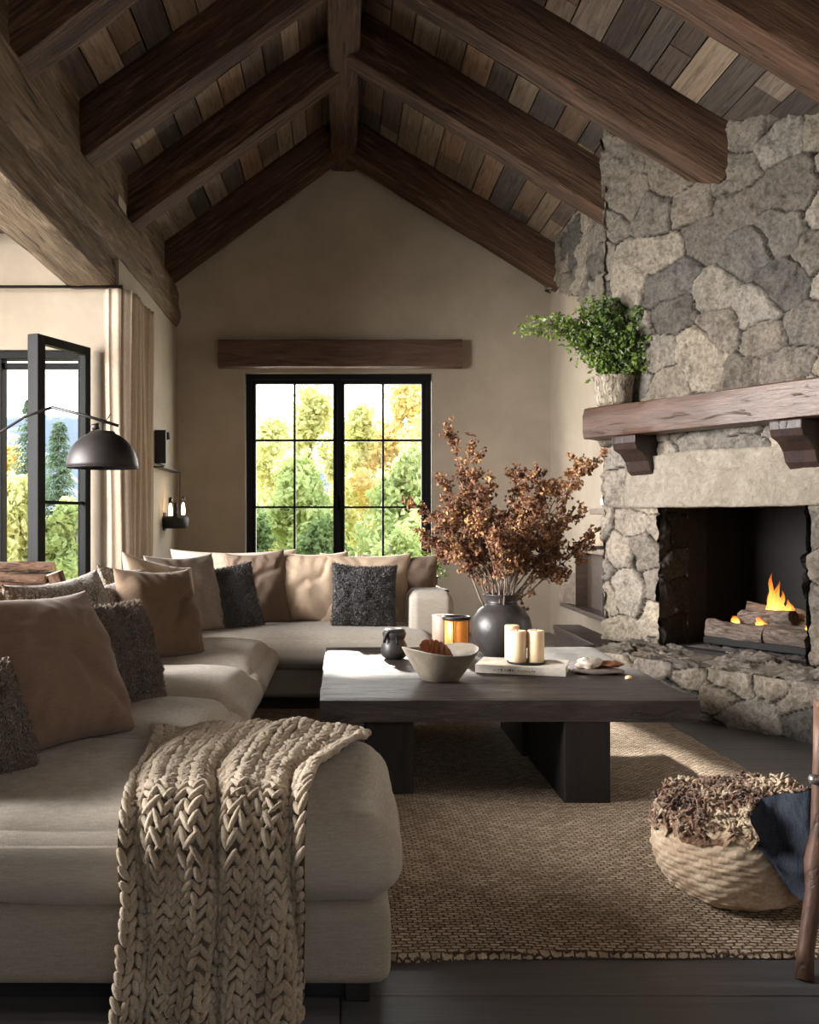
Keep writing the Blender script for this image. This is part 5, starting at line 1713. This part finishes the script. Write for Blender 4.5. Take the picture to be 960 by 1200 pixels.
# ================================================================ sconces on the return wall
WX = XL
sc = thing('wall_sconce', 'tall black and grey box sconce high on the left return wall', 'sconce', (WX, 8.85, 1.66))
MB().box(.0, .10, -.26, -.22, 0, .30).build('side_plate', M_['blackmetal'], sc, bevel=.003)
MB().box(.0, .035, -.22, .12, 0, .28).build('back_plate', plain('brushed_grey_metal', S(120, 120, 124), .4, .6), sc, bevel=.003)
MB().tube([(.03, -.02, .26), (.09, -.02, .27)], .035, 12).build('swivel_head', M_['blackmetal'], sc, True)
sh = thing('wall_ledge', 'thin curved black metal ledge under the box sconce', 'ledge', (WX, 9.0, 1.625))
MB().box(.0, .10, -.5, .42, -.008, .006).build('ledge_plate', M_['blackmetal'], sh, bevel=.002)
MB().tube([(.09, .41, 0), (.09, .41, -.52)], .004, 6).build('hanging_rod', M_['blackmetal'], sh, True)
cs_ = thing('candle_sconce', 'dark glass wall sconce with two lit candle bulbs, low on the return wall', 'sconce', (WX + .10, 9.05, 1.07))
MB().lathe([(0, 0), (.10, .0), (.13, .03), (.135, .09), (.125, .115), (.118, .112), (.12, .06), (.09, .015), (0, .012)], 32).build('bowl', M_['ceramic_in'], cs_, True)
em = Mat('warm_bulb'); em.b.inputs['Emission Color'].default_value = (1, .72, .4, 1); em.b.inputs['Emission Strength'].default_value = 7
for k, (yy_, zz_) in enumerate(((-.05, .12), (.07, .13))):
    bl = MB().lathe([(0, 0), (.016, .0), (.02, .04), (.014, .1), (0, .13)], 14, c=(.02 + (-.05 if k == 0 else .05), yy_, zz_)).build('bulb', em.m, cs_, True)
    MB().lathe([(0, 0), (.02, 0), (.018, .05), (0, .055)], 12, c=(.02 + (-.05 if k == 0 else .05), yy_, zz_ + .12)).build('bulb_cap', M_['blackmetal'], bl, True)
MB().lathe([(0, 0), (.018, 0), (.018, .14), (0, .145)], 12, c=(.03, -.12, .1)).build('candle_tube', M_['ceramic_in'], cs_, True)
MB().box(-.10, -.09, -.05, .05, -.02, .15).build('wall_plate', M_['blackmetal'], cs_)
d_ = bpy.data.lights.new('sconce_light', 'POINT'); d_.energy = 1.2; d_.color = (1, .7, .4); d_.shadow_soft_size = .02
lo_ = bpy.data.objects.new('sconce_light', d_); C.collection.objects.link(lo_); lo_.location = (WX + .16, 9.02, 1.34)

# ================================================================ fire, logs, grate
def fpt(t, off, z): x, y = fp(t, off); return (x, y, z)
ang = math.atan2(U[1], U[0])
gt = thing('fire_grate', 'black iron fire grate on the hearth holding the burning logs', 'grate', fpt(-.19, .93, HZ + .005), ang)
M_['iron'] = plain('black_iron', S(20, 18, 18), .55, .5, .5)
MB().box(-.36, .36, -.17, -.145, .03, .075).build('front_bar', M_['iron'], gt, bevel=.004)
MB().box(-.36, .36, .15, .17, .03, .07).build('back_bar', M_['iron'], gt, bevel=.004)
mb = MB()
for k in range(7): mb.box(-.34 + k * .112, -.32 + k * .112, -.16, .16, .045, .062)
mb.build('cross_bars', M_['iron'], gt)
for sx_ in (-.33, .33):
    for sy2 in (-.14, .14): MB().box(sx_ - .012, sx_ + .012, sy2 - .012, sy2 + .012, 0, .05).build('leg', M_['iron'], gt)
MB().prism([(-.16, .04), (.10, .04), (.02, .12), (-.02, .24), (-.06, .25), (-.10, .12)], 'x', .335, .355).build('andiron_plate', M_['iron'], gt, bevel=.003)
g = 'logs burning in the fireplace'
z0 = HZ + .07
def flog(label, t, off, z, L, r, az, tilt, seed):
    return log(label, fpt(t, off, z), L, r, (0, tilt, ang + az), M_['ashlog'], seed, g, amp=.2, end=M_['ashlog'])
flog('thick grey log across the front of the fire grate, left', -.34, .83, z0 + .055, .40, .065, R_(4), R_(3), 3)
flog('thick split log at the front right of the fire grate', .02, .84, z0 + .05, .36, .058, R_(-6), R_(2), 4)
flog('long log at the back of the fire grate', -.18, 1.02, z0 + .05, .66, .055, R_(2), 0, 6)
flog('grey log lying on top across the burning logs', -.18, .90, z0 + .155, .42, .045, R_(-8), R_(-6), 7)
flog('short log end on top left of the fire', -.24, 1.0, z0 + .19, .26, .035, R_(30), R_(8), 8)
flog('long branch log leaning to the right above the fire', .08, .98, z0 + .175, .44, .04, R_(-14), R_(5), 9)
flog('short charred log in the middle between the rows', -.02, .92, z0 + .11, .24, .045, R_(20), 0, 10)
# ash bed
nu, nv = 70, 30
A, B = np.meshgrid(np.linspace(0, 1, nu), np.linspace(0, 1, nv), indexing='ij')
T = -.64 + A * .88; O = .70 + B * .55
hz_ = HZ + .008 + .022 * np.abs(fbm(np.stack([T * 22, O * 22, T * 0], -1), 71, 4)) * np.clip(np.minimum(np.minimum(A, 1 - A) * 12, np.minimum(B, 1 - B) * 8), 0, 1)
ash = mesh_obj('ash_bed', np.stack([P0[0] + T * U[0] + O * N[0], P0[1] + T * U[1] + O * N[1], hz_], -1).reshape(-1, 3), grid_faces(nu, nv, flip=True), plain('grey_ash', S(96, 88, 84), .95, bump=(60, 1)), None, True)
tag(ash, 'bed of grey ash under the fire grate', 'ash', kind='stuff')
# flames
def flame_mat():
    m = Mat('flame')
    for nn in list(m.t.nodes):
        if nn.type == 'BSDF_PRINCIPLED': m.t.nodes.remove(nn)
    out = [x for x in m.t.nodes if x.type == 'OUTPUT_MATERIAL'][0]
    tcn = m.n('ShaderNodeTexCoord'); sp_ = m.n('ShaderNodeSeparateXYZ'); m.l(tcn.outputs['Generated'], sp_.inputs[0])
    n = m.noise(m.coord(scale=(20, 20, 5)), 1.5, 4, .6, .6)
    h_ = m.math('ADD', sp_.outputs[2], m.math('MULTIPLY', m.math('SUBTRACT', n, .5), .9))
    em_ = m.n('ShaderNodeEmission'); em_.inputs[1].default_value = 2.6
    m.l(m.ramp(h_, [(.0, (1, .62, .2, 1)), (.35, (1, .42, .07, 1)), (.8, (.85, .2, .02, 1)), (1, (.5, .06, .0, 1))]), em_.inputs[0])
    tr2 = m.n('ShaderNodeBsdfTransparent'); mx = m.n('ShaderNodeMixShader')
    m.l(m.ramp(h_, [(.1, (.85, .85, .85, 1)), (.6, (.5, .5, .5, 1)), (1, (.0, .0, .0, 1))]), mx.inputs[0]); m.l(tr2.outputs[0], mx.inputs[1]); m.l(em_.outputs[0], mx.inputs[2]); m.l(mx.outputs[0], out.inputs[0])
    return m.m
M_['flame'] = flame_mat()
def flame(parent, x, y, z, h, r, seed):
    rs = random.Random(seed); n = 14
    pts, rad = [], []
    for k in range(n):
        q = k / (n - 1)
        pts.append((x + .25 * r * math.sin(q * 5 + seed) * q + r * .2 * math.sin(q * 11 + seed * 2) * q, y + .2 * r * math.cos(q * 4 + seed) * q, z + h * q))
        rad.append(max(.0015, r * (1 - q) ** .75 * (.55 + .55 * math.sin(min(1, q * 3 + .25) * math.pi / 2)) * (1 + .15 * math.sin(q * 17 + seed))))
    return MB().tube(pts, rad, 10, False).build('flame_tongue', M_['flame'], parent, True)
fl = thing('flames', 'orange flames rising from the logs in the firebox', 'fire', fpt(-.1, .97, z0 + .2), ang)
for i, (x, y, z, h, r) in enumerate(((-.09, .0, -.03, .27, .028), (-.055, .01, -.03, .22, .03), (-.015, -.01, -.03, .16, .03), (.02, .0, -.02, .10, .024), (-.12, .01, -.02, .15, .018), (.045, .01, -.01, .06, .018), (-.28, -.11, -.09, .05, .03), (-.10, -.115, -.10, .07, .03), (.22, -.10, -.10, .06, .02), (.15, -.13, -.17, .06, .018), (-.07, -.12, -.11, .05, .028))):
    flame(fl, x, y, z, h, r, i + 1)
d_ = bpy.data.lights.new('fire_light', 'POINT'); d_.energy = 1.5; d_.color = (1, .5, .18); d_.shadow_soft_size = .08
lo_ = bpy.data.objects.new('fire_light', d_); C.collection.objects.link(lo_); lo_.location = fpt(-.14, .9, z0 + .36)

# ================================================================ mantel plant
tpl = (720 - CX) * 6.62 / F
pp = thing('potted_plant', 'green trailing plant in a pale bark pot on the left end of the mantel', 'plant', (tpl, 6.64, 1.937))
def bark_pot():
    m = Mat('pale_cracked_bark'); v = m.coord(scale=(1, 1, .35)); n = m.noise(v, 26, 5, .7, 1.5)
    m.color(m.ramp(n, [(.36, S(70, 60, 50)), (.5, S(150, 138, 122)), (.7, S(196, 186, 170))])); m.rough(.9, .2); m.bump(n, .9, .02)
    return m.m
MB().lathe([(0, 0), (.10, 0), (.118, .02), (.125, .09), (.132, .17), (.138, .205), (.125, .205), (.118, .17), (.0, .15)], 40, wob=.03, seed=3).build('plant_pot', bark_pot(), pp, True)
M_['green'] = leaf_mat('green_foliage', S(58, 84, 36), S(136, 156, 74), .3)
M_['green2'] = leaf_mat('frosted_green_foliage', S(96, 112, 84), S(170, 178, 150), .3)
M_['stem'] = plain('green_brown_stem', S(74, 66, 40), .8)
def plant(parent, tips_px, dep, base, n_leaf, s_leaf, seed, mats, spread=.028, dj=.14):
    rs = np.random.RandomState(seed); tw = MB(); L1, L2 = [], []
    for (px, py) in tips_px:
        d = dep + rs.uniform(-dj, dj)
        tip = np.array([(px - CX) * d / F, d, H + (CY - py) * d / F])
        mid = (base + tip) / 2 + [0, 0, .10 + .2 * abs(tip[0] - base[0])]
        pts = [base * (1 - q) ** 2 + 2 * q * (1 - q) * mid + tip * q * q for q in np.linspace(0, 1, 8)]
        tw.tube([tuple(p) for p in pts], [.004 * (1 - .7 * k / 7) for k in range(8)], 5, False)
        for k in range(n_leaf):
            q = rs.uniform(.18, 1.0); f = q * 7; i = min(int(f), 6)
            (L1 if rs.rand() < .78 else L2).append(pts[i] * (1 - f + i) + pts[i + 1] * (f - i) + rs.normal(size=3) * spread * (1.25 - .7 * q))
    off = -np.array(parent.location)
    o = tw.build('stems', M_['stem'], parent, True); o.location = tuple(off)
    for L, nm, mm in ((L1, 'foliage', mats[0]), (L2, 'pale_foliage', mats[1])):
        P = np.array(L) + off; n = len(P)
        a = rs.normal(size=(n, 3)); a /= np.linalg.norm(a, axis=1, keepdims=True)
        b = np.cross(a, rs.normal(size=(n, 3))); b /= np.linalg.norm(b, axis=1, keepdims=True); c = np.cross(a, b)
        s = (s_leaf * rs.uniform(.6, 1.2, n))[:, None]
        V = np.stack([P - a * s, P + b * s * .6 + c * s * .3, P + a * s, P - b * s * .6 + c * s * .3], 1).reshape(-1, 3)
        k = np.arange(n) * 4
        Fq = np.concatenate([np.stack([k, k + 1, k + 2], 1), np.stack([k, k + 2, k + 3], 1)])
        mesh_obj(nm, V, Fq, mm, parent, False)
tp = [(610, 386), (625, 378), (650, 372), (665, 382), (640, 376), (680, 362), (690, 352), (700, 368), (705, 348), (720, 352), (735, 358), (750, 362), (765, 350), (785, 345), (770, 365), (790, 362), (760, 378), (745, 375), (728, 372), (712, 380), (695, 388), (680, 395), (672, 400), (700, 402), (715, 405), (730, 400), (745, 400), (760, 398), (775, 388), (785, 380), (700, 425), (712, 430), (705, 415), (735, 420), (750, 425), (764, 432), (765, 415), (690, 375), (720, 390), (740, 388), (755, 405), (728, 415), (682, 380), (660, 378), (775, 400)]
plant(pp, tp, 6.62, np.array([tpl, 6.64, 2.11]), 170, .021, 5, (M_['green'], M_['green2']), .045)

# small potted plant behind the sofa arm on a stand
stx, sty = (503 - CX) * 7.4 / F, 7.4
st = thing('plant_stand', 'small wooden stand behind the sofa arm', 'stand', (stx, sty, 0))
MB().lathe([(0, .585), (.15, .585), (.155, .6), (.15, .612), (0, .612)], 32).build('stand_top', M_['shelfwood'], st, True)
for k in range(3):
    a = k * 2.094; MB().tube([(.05 * math.cos(a), .05 * math.sin(a), .59), (.14 * math.cos(a), .14 * math.sin(a), 0)], .012, 8).build('leg', M_['shelfwood'], st, True)
sp2 = thing('potted_plant', 'small variegated plant in a copper pot behind the sofa arm', 'plant', (stx, sty, .613))
MB().lathe([(0, 0), (.05, 0), (.062, .02), (.068, .09), (.072, .1), (.064, .1), (.05, .08), (0, .075)], 28).build('plant_pot', plain('aged_copper', S(132, 90, 66), .4, .5), sp2, True)
plant(sp2, [(488, 655), (495, 648), (505, 650), (512, 658), (518, 668), (498, 662), (508, 665), (485, 665), (522, 674), (503, 655), (514, 650)], 7.4, np.array([stx, sty, .68]), 26, .02, 9, (M_['green'], M_['green2']), .022, .08)

# ================================================================ shelves on the right wall
def shelf(label, x0, y0, y1, z, th, mat, brk=True):
    t = thing('wall_shelf', label, 'shelf', (x0, (y0 + y1) / 2, z), 0, 'shelves beside the fireplace')
    hl_ = (y1 - y0) / 2
    MB().box(0, XR - x0, -hl_, hl_, -th, 0).build('shelf_board', mat, t, bevel=.004)
    mb = MB()
    for y in (-hl_ + .1, hl_ - .1): mb.prism([(XR - x0, -th), (.08, -th), (XR - x0, -th - .08)], 'y', y - .008, y + .008)
    mb.build('bracket', M_['blackmetal'], t)
    return t
shelf('lowest dark shelf beside the fireplace, carrying the leaning panel', 1.94, 7.0, 8.45, .425, .035, M_['darkshelf'])
shelf('pale middle shelf beside the fireplace, carrying the woven box', 1.94, 7.0, 8.1, .925, .04, M_['shelfwood'])
shelf('short upper shelf beside the fireplace, carrying the white cup', 1.94, 7.0, 7.45, 1.235, .045, M_['shelfwood'])
bn = thing('low_bench', 'low dark wooden bench below the shelves beside the hearth', 'bench', (1.9, 7.75, 0))
MB().box(0, .24, -.8, .8, .17, .215).build('bench_top', M_['darkshelf'], bn, bevel=.005)
MB().box(0.01, .23, -.79, .79, .0, .17).build('bench_body', M_['darkshelf'], bn)
# dark cabinet back between lower shelves
cb = thing('wall_cabinet', 'open dark cabinet niche between the two lower shelves', 'cabinet', (1.98, 7.6, .425))
MB().box(.10, .165, -.55, .45, .001, .46).build('back_panel', M_['darkshelf'], cb)
MB().box(.0, .165, .44, .46, .001, .46).build('side_panel', M_['darkshelf'], cb)
pn = MB().box(-.01, .012, -.14, .14, 0, .27).build('leaning_panel', M_['shelfwood'], None, bevel=.003); pn.location = (1.975, 8.24, .427); pn.rotation_euler = (0, R_(4), R_(24)); tag(pn, 'grey wooden panel leaning at the far end of the lowest shelf', 'panel')
for k, (y, h, th, nm) in enumerate(((7.16, .33, .05, 'black'), (7.24, .30, .045, 'dark brown'), (7.31, .31, .04, 'charcoal'))):
    b_ = thing('book', '%s book standing on the lowest shelf, %s' % (nm, ['nearest the chimney', 'between two others', 'farthest from the chimney'][k]), 'book', (2.0, y, .426), 0, 'books on the lowest shelf')
    MB().box(0, .14, -th / 2, th / 2, 0, h).build('cover', M_[['ceramic_in', 'rust', 'ceramic'][k]], b_, bevel=.004)
    MB().box(.003, .143, -th / 2 + .004, th / 2 - .004, .004, h - .004).build('pages', M_['pages'], b_)
wb = thing('woven_box', 'small brown woven box on the middle shelf', 'box', (2.03, 7.42, .926))
MB().lathe([(0, .02), (.085, .02), (.095, .03), (.1, .09), (.095, .15), (.088, .155), (.085, .14), (0, .04)], 28, wob=.02).build('woven_side', M_['seagrass'], wb, True)
MB().lathe([(0, 0), (.09, 0), (.09, .018), (0, .02)], 28).build('dark_base', M_['ceramic_in'], wb, True)
cup = thing('white_cup', 'small white cup on the upper shelf', 'cup', (2.0, 7.20, 1.236))
M_['white'] = plain('white_porcelain', S(226, 222, 214), .3)
MB().lathe([(0, 0), (.03, 0), (.04, .03), (.042, .07), (.039, .07), (.036, .03), (0, .008)], 24).build('cup_body', M_['white'], cup, True)
MB().tube([(0, -.04, .02), (0, -.07, .035), (0, -.072, .055), (0, -.04, .065)], .005, 6).build('handle', M_['white'], cup, True)
gj = MB().lathe([(0, 0), (.045, 0), (.048, .02), (.048, .1), (.035, .125), (.03, .125), (.03, .122), (0, .12)], 24).build('glass_jar', M_['clear'], None, True); gj.location = (2.05, 7.33, 1.236); tag(gj, 'clear glass jar behind the white cup on the upper shelf', 'jar')
